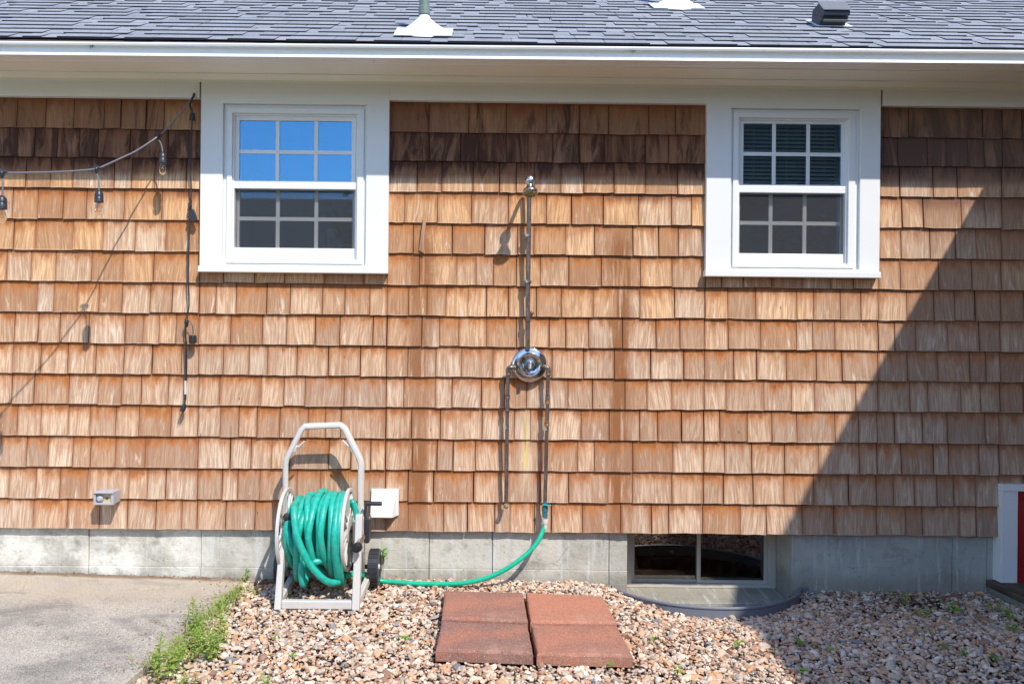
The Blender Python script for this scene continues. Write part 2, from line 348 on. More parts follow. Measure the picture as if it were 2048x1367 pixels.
g = NG('leaf_litter'); oi = g.noise(g.pos(), 25, 3); M['litter'] = g.fin(g.mix(g.ramp(oi, .35, .65), (.10, .04, .02), (.42, .19, .06)), .85)
# glass
def glass(name, refl, tint, trans, rough=0.0):
    g = NG(name); g.t.nodes.remove(g.b)
    tr = g.n('BsdfTransparent'); tr.inputs[0].default_value = (*trans, 1); gl = g.n('BsdfGlossy'); gl.inputs['Roughness'].default_value = rough; gl.inputs[0].default_value = (*tint, 1)
    fr = g.n('LayerWeight'); fr.inputs[0].default_value = .25
    fac = g.math('ADD', g.mul(fr.outputs['Fresnel'], .8), refl, clamp=True)
    wv = g.n('Bump'); g.set(wv.inputs['Height'], g.noise(g.pos(), 3, 2)); wv.inputs['Strength'].default_value = .02; g.t.links.new(wv.outputs[0], gl.inputs['Normal'])
    mx = g.n('MixShader'); g.set(mx.inputs[0], fac); g.t.links.new(tr.outputs[0], mx.inputs[1]); g.t.links.new(gl.outputs[0], mx.inputs[2]); g.t.links.new(mx.outputs[0], g.out.inputs[0]); return g.m
M['glass'] = glass('coated_glass', .22, (.27, .62, .98), (.80, .84, .84))  # blue of the sky put into the reflection tint
M['glassd'] = glass('basement_glass', .16, (.9, .9, .9), (.35, .35, .35), .02)
g = NG('bulb_glass'); g.b.inputs['Transmission Weight'].default_value = 1.0; g.b.inputs['IOR'].default_value = 1.25; M['bulb'] = g.fin((1, .96, .9), .0)
g = NG('insect_screen'); g.b.inputs['Alpha'].default_value = .30; M['screen'] = g.fin((.06, .06, .065), .8)
M['filament'] = plain('filament_brass', (.7, .45, .15), .4, .6)

# ------------------------------------------------------------------ ground
def lerp(a, b, t): return a+(b-a)*t
def sstep(a, b, x): t = max(0, min(1, (x-a)/(b-a))); return t*t*(3-2*t)
SLAB = [(500, 1150), (478, 1172), (440, 1205), (395, 1243), (345, 1285), (300, 1320), (240, 1372)]
SLABE = [G(x, y, .003) for x, y in SLAB]
def slab_x(y):
    y = max(min(y, .2), -6)
    if y > SLABE[0].y: return SLABE[0].x
    for a, b in zip(SLABE, SLABE[1:]):
        if b.y <= y <= a.y: return lerp(a.x, b.x, (a.y-y)/(a.y-b.y))
    a, b = SLABE[0], SLABE[-1]
    return b.x + (b.y-y)*(b.x-a.x)/(a.y-b.y)
def gz(x, y):                    # gravel base height
    d = -y
    near = 0.0 - .048*sstep(.55, 1.1, x)
    z = lerp(near, -.022, sstep(.25, .8, d))
    z -= .036*math.exp(-((x-1.27)/.45)**2)*sstep(.75, .35, d) if d < .75 else 0
    if x < -.9: z -= .012*sstep(-.9, -1.25, x)
    return z + .006*math.sin(x*3.1+1)*math.sin(y*4.3)
mb = MB(); NX, NY = 120, 60
xs = [-14+i for i in range(12)] + [-2+.04*i for i in range(140)] + [3.6+i for i in range(11)]; ys = [.034-.04*j for j in range(50)] + [-2.0-.3*j for j in range(9)]; NX, NY = len(xs)-1, len(ys)-1
vs = [(x, y, gz(x, y)-(.012 if ((x-1.265)/.485)**2+(y/.27)**2 > 1 else .075)) for y in ys for x in xs]
mb.add(vs, [(j*(NX+1)+i, (j+1)*(NX+1)+i, (j+1)*(NX+1)+i+1, j*(NX+1)+i+1) for j in range(NY) for i in range(NX)], True)
tag(mb.build('soil', M['soil']), kind='structure')
R = 250; mb = MB(); mb.add([(-R, -R, -.62), (R, -R, -.62), (R, R, -.62), (-R, R, -.62)], [(0, 1, 2, 3)])
tag(mb.build('ground', M['lawn']), kind='structure')
mb = MB(); mb.add([(-R, -4.2, -.035), (-R, -R, -.035), (R, -R, -.035), (R, -4.2, -.035)], [(0, 1, 2, 3)])
tag(mb.build('lawn', M['lawn']), kind='structure')
# patio slab
def slabz(x, y): return .037 + (.002-.037)*(x+2.68)/(2.68-1.17) if x > -2.68 else .037
mb = MB(); edge = [Vector((slab_x(yy), yy, 0)) for yy in [.02 - i*.06 for i in range(70)]]
top = []
for e in edge:
    wob = .006*math.sin(e.y*23)+.004*math.sin(e.y*51+1)
    top.append((e.x+wob, e.y))
vs = []; fs = []
for x, y in top:
    vs += [(-9, y, .04), (-2.68, y, .037), (x-.012, y, slabz(x, y)), (x, y, slabz(x, y)-.008), (x+.004, y, -.15)]
for i in range(len(top)-1):
    for k in range(4): a = i*5+k; fs.append((a, a+5, a+6, a+1))
mb.add(vs, fs, False); tag(mb.build('patio', M['patio']), kind='structure')

# ------------------------------------------------------------------ house
house = empty('house', (0, 0, 0), 'cedar shingled house with white trimmed windows, grey asphalt roof and concrete foundation', 'house')
XL, XR = -5.2, 3.3
def zx(y, x=1000, d=0): return W(x, y, d).z
ROWS = [zx(y) for y in (265.5, 323, 384, 446.5, 508, 570, 632, 693, 754, 815, 878, 940.5, 1003, 1063)]
FRZ_B = zx(206.5); SID_B = ROWS[-1]
def rect(px0, py0, px1, py1, d):  # image rectangle -> x0,x1,z0,z1
    cx_, cy_ = (px0+px1)/2, (py0+py1)/2
    return (W(px0, cy_, d).x, W(px1, cy_, d).x, W(cx_, py1, d).z, W(cx_, py0, d).z)
LW = dict(casing=(400.5, 165, 777.5, 543), sill=(395.5, 531, 775.5, 545))
RW = dict(casing=(1413, 176, 1760.5, 552), sill=(1410.5, 540, 1762, 554))
cutL = rect(400.5, 165, 776.5, 540, 0); cutR = rect(1413, 176, 1760, 549, 0); 
DOOR = (W(1998, 1060, 0).x, XR, -.3, zx(967, 2020))
CUTS = [cutL, cutR, DOOR]
BZ0, BZ1 = zx(1172, 1400, -.30), SID_B+.02       # basement opening
BX0, BX1 = W(1255, 1120, -.035).x, W(1583, 1120, -.035).x
# sheathing behind the shingles, with openings
mb = MB()
def wallpieces(mb, x0, x1, z0, z1, y0, y1, cuts):
    xs = sorted({x0, x1, *[c[0] for c in cuts], *[c[1] for c in cuts]}); xs = [x for x in xs if x0 <= x <= x1]
    for a, b in zip(xs, xs[1:]):
        m = (a+b)/2; cs = sorted([c for c in cuts if c[0] < m < c[1]], key=lambda c: c[2]); z = z0
        for c in cs:
            if c[2] > z: mb.box(a, b, y0, y1, z, c[2])
            z = max(z, c[3])
        if z < z1: mb.box(a, b, y0, y1, z, z1)
openL = rect(452, 216, 728, 524, 0); openR = rect(1466, 226, 1710, 530, 0)
wallpieces(mb, XL, XR, SID_B+.012, 2.84, .026, .16, [openL, openR, (BX0, BX1, -1, BZ1)])
mb.build('sheathing', M['cedarb'], house)

def shingle_mesh(name, mat, parent, rows, zt, x0, x1, cuts, xform=None, seed=3, rowinfo=None, jit=.0014):
    rnd = random.Random(seed); V = []; Fc = []; C = []; U1 = []; U2 = []
    NXs, NZs = 4, 4
    def one(a, b, zb, ztop, zref, exposure, stn, wth):
        r1, r2 = rnd.random(), rnd.random(); ox, oz = rnd.random()*40, rnd.random()*40; ang = rnd.gauss(0, .06)
        cup = rnd.gauss(0, .0014); warp = rnd.gauss(0, .0016); lift = abs(rnd.gauss(0, .0016)); skew = rnd.gauss(0, .0014)
        el, er = rnd.gauss(0, .0006), rnd.gauss(0, .0006); ew = rnd.gauss(0, .0007)
        n0 = len(V)
        for layer in (0, 1):
            for j in range(NZs+1):
                t = j/NZs; z = lerp(zb, ztop, t)
                for i in range(NXs+1):
                    s = i/NXs; x = lerp(a+el*(1-t), b+er*(1-t), s)
                    zz = z + (skew*(s-.5) + ew*math.sin(s*7+r1*9) + rnd.gauss(0, .0007))*(1-t)
                    y = -lift*(1-t) + .0125*((z-zref)/exposure) + cup*(2*s-1)**2*(1-t) + warp*(s-.5)*(1-t)
                    if layer: y += .0100*(1-.6*t)
                    V.append((x, y, zz))
                    C.append((r1, r2, stn(x, (z-zref)/exposure), wth(x, z)))
                    U1.append(((x-a)*math.cos(ang)+(z-zref)*math.sin(ang)+ox, (z-zref)*math.cos(ang)+oz)); U2.append((s, (z-zref)/exposure))
        m = NXs+1; L = m*(NZs+1)
        for j in range(NZs):
            for i in range(NXs):
                q = n0+j*m+i; Fc.append((q, q+1, q+m+1, q+m))
        for i in range(NXs): q = n0+i; Fc.append((q+1, q, q+L, q+L+1))
        for j in range(NZs): q = n0+j*m; Fc.append((q, q+m, q+m+L, q+L)); q = n0+j*m+NXs; Fc.append((q+m, q, q+L, q+m+L))
    for ri, zb in enumerate(rows):
        ztp = rows[ri-1] if ri else zt; ex = (rows[min(ri+1, len(rows)-1)]-zb) if False else .172
        top = ztp + .028 if ri else zt+.03
        stn, wth = rowinfo(ri)
        brk = sorted({x0, x1, *[c[0] for c in cuts], *[c[1] for c in cuts]})
        for A, B in zip(brk, brk[1:]):
            mid = (A+B)/2; z0_, z1_ = zb, top; skip = False
            for c in cuts:
                if c[0] < mid < c[1]:
                    if zb >= c[2]-.001 and ztp <= c[3]+.001: skip = True
                    elif zb < c[2] < z1_: z1_ = c[2]+.012
                    elif zb < c[3] < z1_ and c[2] < zb: z0_ = c[3]
                    elif zb >= c[2]-.001 and zb < c[3]: z0_ = c[3]
            if skip: continue
            x = A
            if A == x0: x -= rnd.random()*.1
            while x < B-1e-4:
                wd = rnd.choice([rnd.uniform(.085, .14), rnd.uniform(.12, .19), rnd.uniform(.15, .235)])
                e = x+wd
                if B-e < .075: e = B
                gap = abs(rnd.gauss(.0022, .0018))+.0014
                if rnd.random() < .05: gap += .003
                a_, b_ = max(x, A if A != x0 else x)+gap/2, e-gap/2
                zj = z0_ + rnd.gauss(0, jit) if z0_ == zb else z0_
                if b_-a_ > .01: one(a_, b_, zj, z1_, zb, ex, stn, wth)
                x = e
    me = bpy.data.meshes.new(name); me.from_pydata(V, [], Fc); me.materials.append(mat)
    ca = me.color_attributes.new('shg', 'FLOAT_COLOR', 'POINT'); ca.data.foreach_set('color', np.array(C, dtype=np.float32).ravel())
    li = np.empty(len(me.loops), dtype=np.int32); me.loops.foreach_get('vertex_index', li)
    for nm, U in (('grain', U1), ('loc', U2)):
        ul = me.uv_layers.new(name=nm); ul.data.foreach_set('uv', np.array(U, dtype=np.float32)[li].ravel())
    me.update(); o = bpy.data.objects.new(name, me); col.objects.link(o)
    if parent is not None: o.parent = parent
    if xform is not None: o.matrix_local = xform
    return o
xa_, xb_, xc_, xd_ = cutL[0], cutL[1], cutR[0], cutR[1]
def rowinfo(ri):
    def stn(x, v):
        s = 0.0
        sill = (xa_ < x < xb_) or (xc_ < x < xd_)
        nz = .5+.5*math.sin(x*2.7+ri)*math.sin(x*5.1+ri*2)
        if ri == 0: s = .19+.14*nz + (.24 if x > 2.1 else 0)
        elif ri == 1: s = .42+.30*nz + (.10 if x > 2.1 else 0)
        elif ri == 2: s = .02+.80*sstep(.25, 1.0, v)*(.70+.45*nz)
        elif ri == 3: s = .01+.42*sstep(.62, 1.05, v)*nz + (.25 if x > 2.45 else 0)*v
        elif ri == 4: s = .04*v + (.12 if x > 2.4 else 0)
        if sill and ri == 5: s += .30*sstep(.1, .9, v)
        if sill and ri == 6: s += .14*sstep(.6, 1.0, v)
        return s
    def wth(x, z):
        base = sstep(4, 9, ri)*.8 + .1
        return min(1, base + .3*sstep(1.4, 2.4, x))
    return stn, wth
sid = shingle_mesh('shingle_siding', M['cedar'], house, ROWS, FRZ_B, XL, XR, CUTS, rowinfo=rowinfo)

sp_ = [W(847, 434, .012), W(852, 442, .014), W(850, 470, .018), W(848, 506, .012), W(838, 500, .008), W(843, 462, .014)]
MB().prism(sp_, (0, .006, 0)).build('splinter', M['cedar'], house)
# foundation: cast panels with form joints
fd = .035
mb = MB(); seams = [XL, W(0, 1100, -fd).x-1.1, W(177, 1100, -fd).x, W(402, 1100, -fd).x, W(858, 1100, -fd).x, W(985, 1100, -fd).x, W(1218, 1100, -fd).x, BX0]
offs = [0, .0, .004, 0, .003, 0, .003]
zl = zx(1134, 500, -fd)
for (a, b), o_ in zip(zip(seams, seams[1:]), offs):
    mb.box(a+.0015, b-.0015, fd+o_, .4, zl, SID_B+.01); mb.box(a+.0015, b-.0012, fd+o_-.005, .4, -.5, zl)
s2 = [BX1, W(1905, 1100, -fd).x, W(1975, 1100, -fd).x, DOOR[0]+.02]
for (a, b), o_ in zip(zip(s2, s2[1:]), (0, .004, .012)): mb.box(a+.0015, b-.0015, fd+o_, .4, -.5, SID_B+.01)
mb.box(DOOR[0]+.02, XR, .06, .4, -.5, .03)
mb.box(XL, BX0-.03, .36, .42, -.5, SID_B+.012)
# sloping sill of the basement window
zs = BZ0
mb.add([(BX0, .34, zs), (BX1, .34, zs), (BX1, fd-.002, zs-.014), (BX0, fd-.002, zs-.014), (BX0, .34, -.5), (BX1, .34, -.5), (BX1, fd-.002, -.5), (BX0, fd-.002, -.5)],
       [(3, 2, 1, 0), (2, 3, 7, 6), (0, 1, 5, 4)])
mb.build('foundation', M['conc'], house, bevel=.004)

# basement window
bw = MB(); zt = BZ1-.02
BO = (W(1258, 1120, -.28).x-.07, BX1, zs, zt+.02)
bwin = bw.ring(BO, (BO[0]+.085, BO[1]-.045, BO[2]+.022, BO[3]-.005), -.275, -.34).build('window', M['alum'], house, bevel=.002)
bwin['label'] = 'low basement sliding window with tan frame'
def gpane(parent, x0, x1, z0, z1, d, mat='glass', name='pane'):
    m = MB().box(x0, x1, -d, -d+.004, z0, z1); return m.build(name, M[mat], parent)
bi = (BO[0]+.085, BO[1]-.045, BO[2]+.022, BO[3]-.005)
xm = W(1398, 1120, -.29).x
for a, b, dd in ((bi[0], xm+.012, -.305), (xm-.012, bi[1], -.288)):
    mm = MB().ring((a, b, bi[2], bi[3]), (a+.022, b-.022, bi[2]+.02, bi[3]-.012), dd, dd-.015)
    mm.build('sash', M['alum'], bwin, bevel=.002)
    gpane(bwin, a+.020, b-.020, bi[2]+.018, bi[3]-.010, dd-.006, 'glassd')
room = MB(); room.box(BX0-.4, BX1+.4, .345, .35, -.5, zs); 
room = MB(); room.add([(BX0-.5, .36, -.6), (BX1+.5, .36, -.6), (BX1+.5, .36, .6), (BX0-.5, .36, .6), (BX0-.5, 1.5, -.6), (BX1+.5, 1.5, -.6), (BX1+.5, 1.5, .6), (BX0-.5, 1.5, .6)],
                      [(4, 5, 6, 7), (0, 1, 5, 4), (3, 7, 6, 2), (0, 4, 7, 3), (1, 2, 6, 5)])
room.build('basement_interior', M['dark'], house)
MB().lathe([(.04, -.6), (.04, .13), (.035, .15), (0, .15)], (W(1290, 1100, -.6).x, .6, 0), n=20).build('basement_post', M['offwhite'], house)
# dressed blind soffit above basement window
MB().box(BX0-.02, BX1+.02, fd+.002, .36, SID_B+.006, SID_B+.03).build('lintel', M['cedarb'], house)

# frieze boards
ftop = zx(160, 960, .03)
xa, xb = cutL[0], cutL[1]; xc, xd = cutR[0], cutR[1]
for a, b in ((XL, xa-.001), (xb+.001, xc-.001), (xd+.001, XR)):
    MB().box(a, b, -.0235, .03, FRZ_B+.004, ftop+.06).build('frieze_board', M['trim'], house, bevel=.0015)
# eave: bed moulding, soffit, fascia
def sweep(prof, x0, x1, mat, name, parent, slope=0.0, n=12, sharp=28):   # prof: [(d,z)]
    m = MB(); N = len(prof); vs = []
    for i in range(n+1):
        x = lerp(x0, x1, i/n)
        for d, z in prof: vs.append((x, -d, z+slope*x))
    fs = [(i*N+k, i*N+k+1, (i+1)*N+k+1, (i+1)*N+k) for i in range(n) for k in range(N-1)]
    m.add(vs, fs, True); m.add(vs[:N], [tuple(range(N))]); m.add(vs[-N:], [tuple(range(N-1, -1, -1))])
    return m.build(name, mat, parent, sharp=sharp)
def pz(y, d): return W(960, y, d).z
sof = pz(133, .27)
sweep([(.018, pz(171, .018)), (.036, pz(170.5, .036)), (.038, pz(165.5, .038)), (.05, pz(163, .05)), (.070, pz(160.5, .070)), (.088, pz(157, .088)), (.100, pz(154.5, .100)), (.122, pz(153.8, .122)), (.124, pz(148, .124)), (.10, sof+.02), (.018, sof+.02)], XL, XR, M['soffit'], 'bed_moulding', house)
MB().box(XL, XR, -.30, .02, sof+.0, sof+.02).build('soffit', M['soffit'], house)
sweep([(.262, sof-.004), (.29, sof-.004), (.295, sof+.012), (.295, sof+.085), (.262, sof+.085)], XL, XR, M['soffit'], 'fascia', house)
GS = .0028
def gp(y, d): return (d, W(960, y, d).z)
gut = [gp(131.5, .297), gp(132, .325), gp(130.5, .340), gp(128.5, .345), gp(126.5, .352), gp(125.5, .366), gp(124.5, .372), gp(122.5, .378), gp(120.5, .395), gp(119.5, .408), gp(117.5, .415), gp(114.5, .413), gp(113.2, .400), gp(112, .392), gp(105, .388), gp(98.0, .392), gp(97.2, .408), gp(96.5, .418), gp(93, .421), gp(91.2, .419), gp(90.6, .405), gp(90.6, .390), gp(93, .386), gp(112, .384), gp(127, .30)]
sweep(gut, XL, XR-.002, M['gutter'], 'gutter', house, GS, 24, 40)
for xg in (W(1265, 120, .41).x, -2.0):
    g2 = [(d+.0012, z) for d, z in gut[:20]]
    sweep(g2, xg, xg+.012, M['gutter'], 'gutter_joint', house, GS, 1, 40)
# roof
PITCH = math.radians(30); rz0 = pz(86, .345); ca, sa = math.cos(PITCH), math.sin(PITCH)
roof = MB().prism([(XL-.1, -.345, rz0-.012), (XL-.1, -.345+3.6*ca, rz0-.012+3.6*sa), (XL-.1, -.345+3.6*ca, rz0-.05+3.6*sa), (XL-.1, -.345, rz0-.05)], (XR-XL+3.1, 0, 0)).build('roof', M['asph'], house)
roof['label'] = 'grey roof of staggered asphalt shingles'
MB().box(XL, XR, -.352, -.30, rz0-.030, rz0-.014).build('drip_edge', plain('brown_drip_edge', (.16, .09, .06), .5), house)
def roof_shingles():
    rnd = random.Random(5); V = []; Fc = []; C = []
    EX = .119
    for k in range(29):
        s0 = k*EX-.012
        # base layer strip, always there
        def slab(x0, x1, sA, sB, h, c):
            n0 = len(V); sk = rnd.uniform(-.006, .006); e = rnd.uniform(-.003, .003)
            for (xx, ss, hh) in ((x0, sA+e, h), (x1, sA+e, h), (x1+sk, sB, h*.25), (x0+sk, sB, h*.25), (x0, sA+e, 0), (x1, sA+e, 0), (x1+sk, sB, -.004), (x0+sk, sB, -.004)):
                V.append((xx, -.345+ss*ca-hh*sa, rz0+ss*sa+hh*ca)); C.append((c, rnd.random(), 0, 1))
            Fc.extend([(n0, n0+1, n0+2, n0+3), (n0+4, n0+5, n0+1, n0), (n0, n0+3, n0+7, n0+4), (n0+1, n0+5, n0+6, n0+2)])
        x = XL-.1
        while x < XR+3:
            wd = rnd.uniform(.35, 1.0); e = min(x+wd, XR+3); slab(x+.001, e-.001, s0, s0+EX+.05, .0055, rnd.random()); x = e
        x = XL-.1+rnd.random()*.2
        while x < XR+2.75:
            wd = rnd.uniform(.09, .19); slab(x, x+wd, s0-.003, s0+EX+.03, .0115, rnd.random()); x += wd+rnd.choice([rnd.uniform(.05, .12), rnd.uniform(.001, .002), rnd.uniform(.001, .002)])
    me = bpy.data.meshes.new('roof_shingles'); me.from_pydata(V, [], Fc); me.materials.append(M['asph']); me.materials.append(M['asphedge']); me.polygons.foreach_set('material_index', [0, 1, 1, 1]*(len(Fc)//4))
    cc = me.color_attributes.new('shg', 'FLOAT_COLOR', 'POINT'); cc.data.foreach_set('color', np.array(C, dtype=np.float32).ravel())
    o = bpy.data.objects.new('roof_shingles', me); col.objects.link(o); o.parent = roof
roof_shingles()
def onroof(px, py, h=0.0):      # point where the sight line meets the roof plane raised by h
    v = ray(px, py); n = Vector((0, -sa, ca)); p0 = Vector((0, -.345, rz0)) + n*h
    return CAM + v*((p0-CAM).dot(n)/v.dot(n))
# plumbing vents with flared flashing (wide skirt lying on the slope)
def vent_pipe(bx0, bx1, by, tipy, pw, long, name='vent_pipe', lab=''):
    base = onroof((bx0+bx1)/2, by); hw = (onroof(bx1, by).x-onroof(bx0, by).x)/2
    cx_ = base.x; up = Vector((0, ca, sa)); nrm = Vector((0, -sa, ca))
    ctr = base + up*.12 + nrm*.012
    m = MB(); n = 28; rings = []
    top = ctr + Vector((0, .0, .078))
    # skirt: square flashing plate
    m.prism([base+Vector((-hw, 0, 0))+nrm*.014, base+Vector((hw, 0, 0))+nrm*.014, base+Vector((hw, 0, 0))+up*.22+nrm*.014, base+Vector((-hw, 0, 0))+up*.22+nrm*.014], nrm*.004)
    hw2 = hw*.84
    for t, r in ((0, hw2), (.12, hw2*.97), (.30, hw2*.80), (.52, hw2*.58), (.80, hw2*.36), (.96, pw*1.12), (1.0, pw*1.08), (1.1, pw*1.08)):
        rings.append((t, r))
    vs = []
    for t, r in rings:
        c = ctr.lerp(top, t)
        for k in range(n):
            a = 2*PI*k/n; fl = max(0, 1-t)
            yy = math.sin(a)*r*(1 if t > .5 else .9)
            vs.append((c.x+math.cos(a)*r, c.y+yy, c.z + yy*math.tan(PITCH)*fl))
    m.add(vs, [(i*n+k, i*n+(k+1) % n, (i+1)*n+(k+1) % n, (i+1)*n+k) for i in range(len(rings)-1) for k in range(n)], True)
    o = MB().lathe([(pw, -.1), (pw, long), (pw*.86, long), (pw*.86, long-.1)], top, n=24).build(name, M['galv'], house)
    o['label'] = lab
    m.build('flashing', M['flash'], o)
    MB().lathe([(pw*1.03, 0.012), (pw*1.16, .014), (pw*1.14, .055), (pw*1.0, .06)], top, n=24).build('collar', M['galv'], o)
vent_pipe(787, 904, 77.5, 0, .0275, .45, lab='grey green vent pipe rising from a flared white flashing')
vent_pipe(1308, 1409, 22, 0, .03, .45, lab='vent pipe whose white flashing is cut by the top of the photo')
# square black exhaust hood
hb = onroof(1668, 56); upv = Vector((0, ca, sa)); nv = Vector((0, -sa, ca))
def hp(x, s, h): return Vector((x, hb.y, hb.z)) + upv*s*.80 + nv*h*.72
hx0, hx1 = onroof(1632, 52).x, onroof(1676, 52).x
hood = MB(); hw0, hw1 = hx0-.006, hx1+.012
prof = [(-.0, .015), (.17, .015), (.19, .10), (.10, .17), (-.035, .135), (-.045, .105), (-.02, .085), (-.03, .06), (.0, .05)]
hood.prism([hp(hw0, s, h) for s, h in prof], (hw1-hw0, 0, 0))
ho = hood.build('roof_vent', M['ventb'], house, bevel=.003); ho['label'] = 'squat black exhaust vent hood on the roof'
MB().prism([hp(hw0-.006, s, h) for s, h in ((.105, .176), (-.04, .141), (-.043, .146), (.104, .184))], (hw1-hw0+.012, 0, 0)).build('hood_top', M['venttop'], ho)
MB().prism([hp(hw0+.004, s, h) for s, h in ((-.046, .072), (-.036, .055), (-.040, .052), (-.052, .070))], (hw1-hw0-.008, 0, 0)).build('louver', M['venttop'], ho)
MB().prism([hp(hx0-.02, -.03, .013), hp(hx1+.05, -.03, .013), hp(hx1+.05, .25, .013), hp(hx0-.02, .25, .013)], nv*.004).build('flashing', M['flash'], ho)

# ---- double hung windows
def window(casing, sill, A, B, usash, uglass, umx, umy, lglass, lmx, lmy, rail, lab, side):
    cas = rect(*casing, .025); slr = rect(*sill, .05)
    Ar = rect(*A, .006); Br = rect(*B[0], .018); Bi = rect(*B[1], .018); us = rect(*usash, -.012); ug = rect(*uglass, -.016)
    lg = rect(*lglass, -.05); rl = rect(*rail, -.004)
    o = MB().ring(cas, Ar, .025, -.03).build('window', M['trim'], house, bevel=.002); o['label'] = lab
    MB().ring(Ar, (Br[0], Br[1], Br[2], Br[3]), .006, -.03).ring(Br, Bi, .018, -.12).build('frame', M['vinyl'], o, bevel=.0025)
    # stepped inner jamb
    st_ = .009
    MB().ring((Bi[0], Bi[1], Bi[2], Bi[3]), (Bi[0]+st_, Bi[1]-st_, Bi[2]+.004, Bi[3]-st_), .004, -.12).build('jamb_liner', M['vinyl'], o, bevel=.0012)
    MB().ring((us[0], us[1], rl[2]+.002, us[3]), ug, -.008, -.045).build('upper_sash', M['vinyl'], o, bevel=.002)
    MB().box(rl[0], rl[1], .0, .05, rl[2], rl[3]).build('meeting_rail', M['vinyl'], o, bevel=.003)
    ls = (Bi[0]+.012, Bi[1]-.012, Bi[2]+.005, rl[2]+.02)
    MB().ring(ls, lg, -.047, -.085).build('lower_sash', M['vinyl'], o, bevel=.002)
    br = (Bi[0]+.0095, Bi[1]-.0095, Bi[2]+.0045, lg[2]-.003)
    MB().box(br[0], br[1], .008, .046, br[2], br[3]).build('bottom_rail', M['vinyl'], o, bevel=.002)
    gpane(o, ug[0]-.003, ug[1]+.003, ug[2]-.003, ug[3]+.003, -.016)
    gpane(o, lg[0]-.003, lg[1]+.003, lg[2]-.003, lg[3]+.003, -.055)
    def bars(gr, d, mx_, my_, wpx):
        m = MB(); hw_ = wpx/2/357.8
        zy = W((uglass[0]+uglass[2])/2, my_, d).z
        m.box(gr[0], gr[1], -d, -d+.0022, zy-hw_, zy+hw_)
        for x_ in mx_:
            x = W(x_, my_, d).x; m.box(x-hw_, x+hw_, -d-.0004, -d+.0020, gr[2], zy-hw_); m.box(x-hw_, x+hw_, -d-.0004, -d+.0020, zy+hw_, gr[3])
        return m
    bars(ug, -.0135, umx, umy, 7.5).build('muntins', M['vinyl'], o)
    bars(lg, -.0515, lmx, lmy, 7.5).build('muntins', M['vinyl'], o)
    MB().box(rl[0]+.012, rl[1]-.012, .018, .0185, lg[2]-.002, rl[2]+.004).build('insect_screen', M['screen'], o)
    MB().box(slr[0], slr[1], -.052, .0, slr[2], slr[3]-.006).build('sill', M['trim'], o, bevel=.003)
    # room behind
    x0, x1, z0, z1 = Bi; x0 -= .4; x1 += .4; z0 -= .4; z1 += .3; y0, y1 = .17, 1.9
    MB().add([(x0, y0, z0), (x1, y0, z0), (x1, y0, z1), (x0, y0, z1), (x0, y1, z0), (x1, y1, z0), (x1, y1, z1), (x0, y1, z1)],
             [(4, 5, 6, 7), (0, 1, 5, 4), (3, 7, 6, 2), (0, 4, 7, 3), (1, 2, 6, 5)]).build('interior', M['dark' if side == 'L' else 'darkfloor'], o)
    MB().ring((x0, x1, z0, z1), (Bi[0], Bi[1], Bi[2], Bi[3]), -.13, -.17).build('jamb', M['trim'], o)
    if side == 'R':
        m = MB(); z = ug[3]+.02
        while z > ug[2]-.01:
            m.beam((ug[0]-.01, .062, z), (ug[1]+.01, .062, z), .026, .0016, up=(0, -.85, 1)); z -= .0225
        for x in (lerp(ug[0], ug[1], .13), lerp(ug[0], ug[1], .47), lerp(ug[0], ug[1], .86)): m.tube([(x, .048, ug[2]), (x, .048, ug[3])], .0012, 6)
        m.build('blind', M['blind'], o)
        MB().box(lg[0]-.02, lg[1]+.02, .10, .102, lg[2]-.02, lg[3]+.05).build('roller_shade', M['shade'], o)
        MB().box(W(1570, 360, -.04).x, W(1597, 360, -.04).x, .046, .075, ug[2]-.004, ug[2]+.012).build('sash_lock', M['vinyl'], o, bevel=.003)
    else:
        xk = W(655, 470, -.4).x
        MB().box(xk-.02, xk+.03, .5, .55, z0, W(655, 457, -.5).z).build('chair_post', M['offwhite'], o)
        MB().box(W(655, 490, -.14).x, W(706, 490, -.14).x, .14, .15, W(680, 491.5, -.14).z, W(680, 488.5, -.14).z).build('handrail', M['vinyl'], o)
    return o
window(LW['casing'], LW['sill'], (447, 210, 733, 530), ((453, 216, 727, 527), (463.5, 227, 714, 519)),
       (466, 229, 712, 366), (479.5, 242.5, 703.5, 362), (555, 632), 304.5, (479, 381.5, 705, 496.5), (555.5, 632.5), 438, (462, 363, 712, 378),
       'wider window left of the shower pipe, reflecting blue sky', 'L')
window(RW['casing'], RW['sill'], (1460, 219, 1717, 538), ((1466, 225, 1711, 535), (1477, 236, 1697, 527)),
       (1478.5, 238, 1696, 374), (1486, 248.5, 1681.5, 369.5), (1547.7, 1616), 308.5, (1479.5, 388.5, 1680, 508), (1541, 1609), 446.5, (1476, 372, 1693.5, 386),
       'narrower right window with slatted blinds behind the glass', 'R')

# ------------------------------------------------------------------ red door and its step at the far right
dr = empty('cellar_door', (2.95, 0, .03), 'small red door in white trim above a dark wooden step', 'door')
zt_, zb_ = DOOR[3], zx(1162, 2010)
MB().box(DOOR[0]-.004, DOOR[0]+.086, -.03, .06, zb_, zt_-.037).build('casing', M['trim'], dr, bevel=.002)
MB().box(DOOR[0]-.004, XR-.004, -.034, .06, zt_-.036, zt_+.001).build('head_trim', M['trim'], dr, bevel=.002)
MB().box(DOOR[0]+.088, XR-.006, -.012, .03, zb_-.01, zt_-.038).build('door_panel', M['red'], dr, bevel=.002)
for z in (zt_-.075, zb_+.10):
    MB().prism([(DOOR[0]+.112, -.0125, z-.003), (DOOR[0]+.22, -.0125, z-.022), (XR-.03, -.0125, z-.022), (XR-.03, -.0125, z+.018), (DOOR[0]+.22, -.0125, z+.018)], (0, -.004, 0)).build('hinge', M['blackp'], dr)
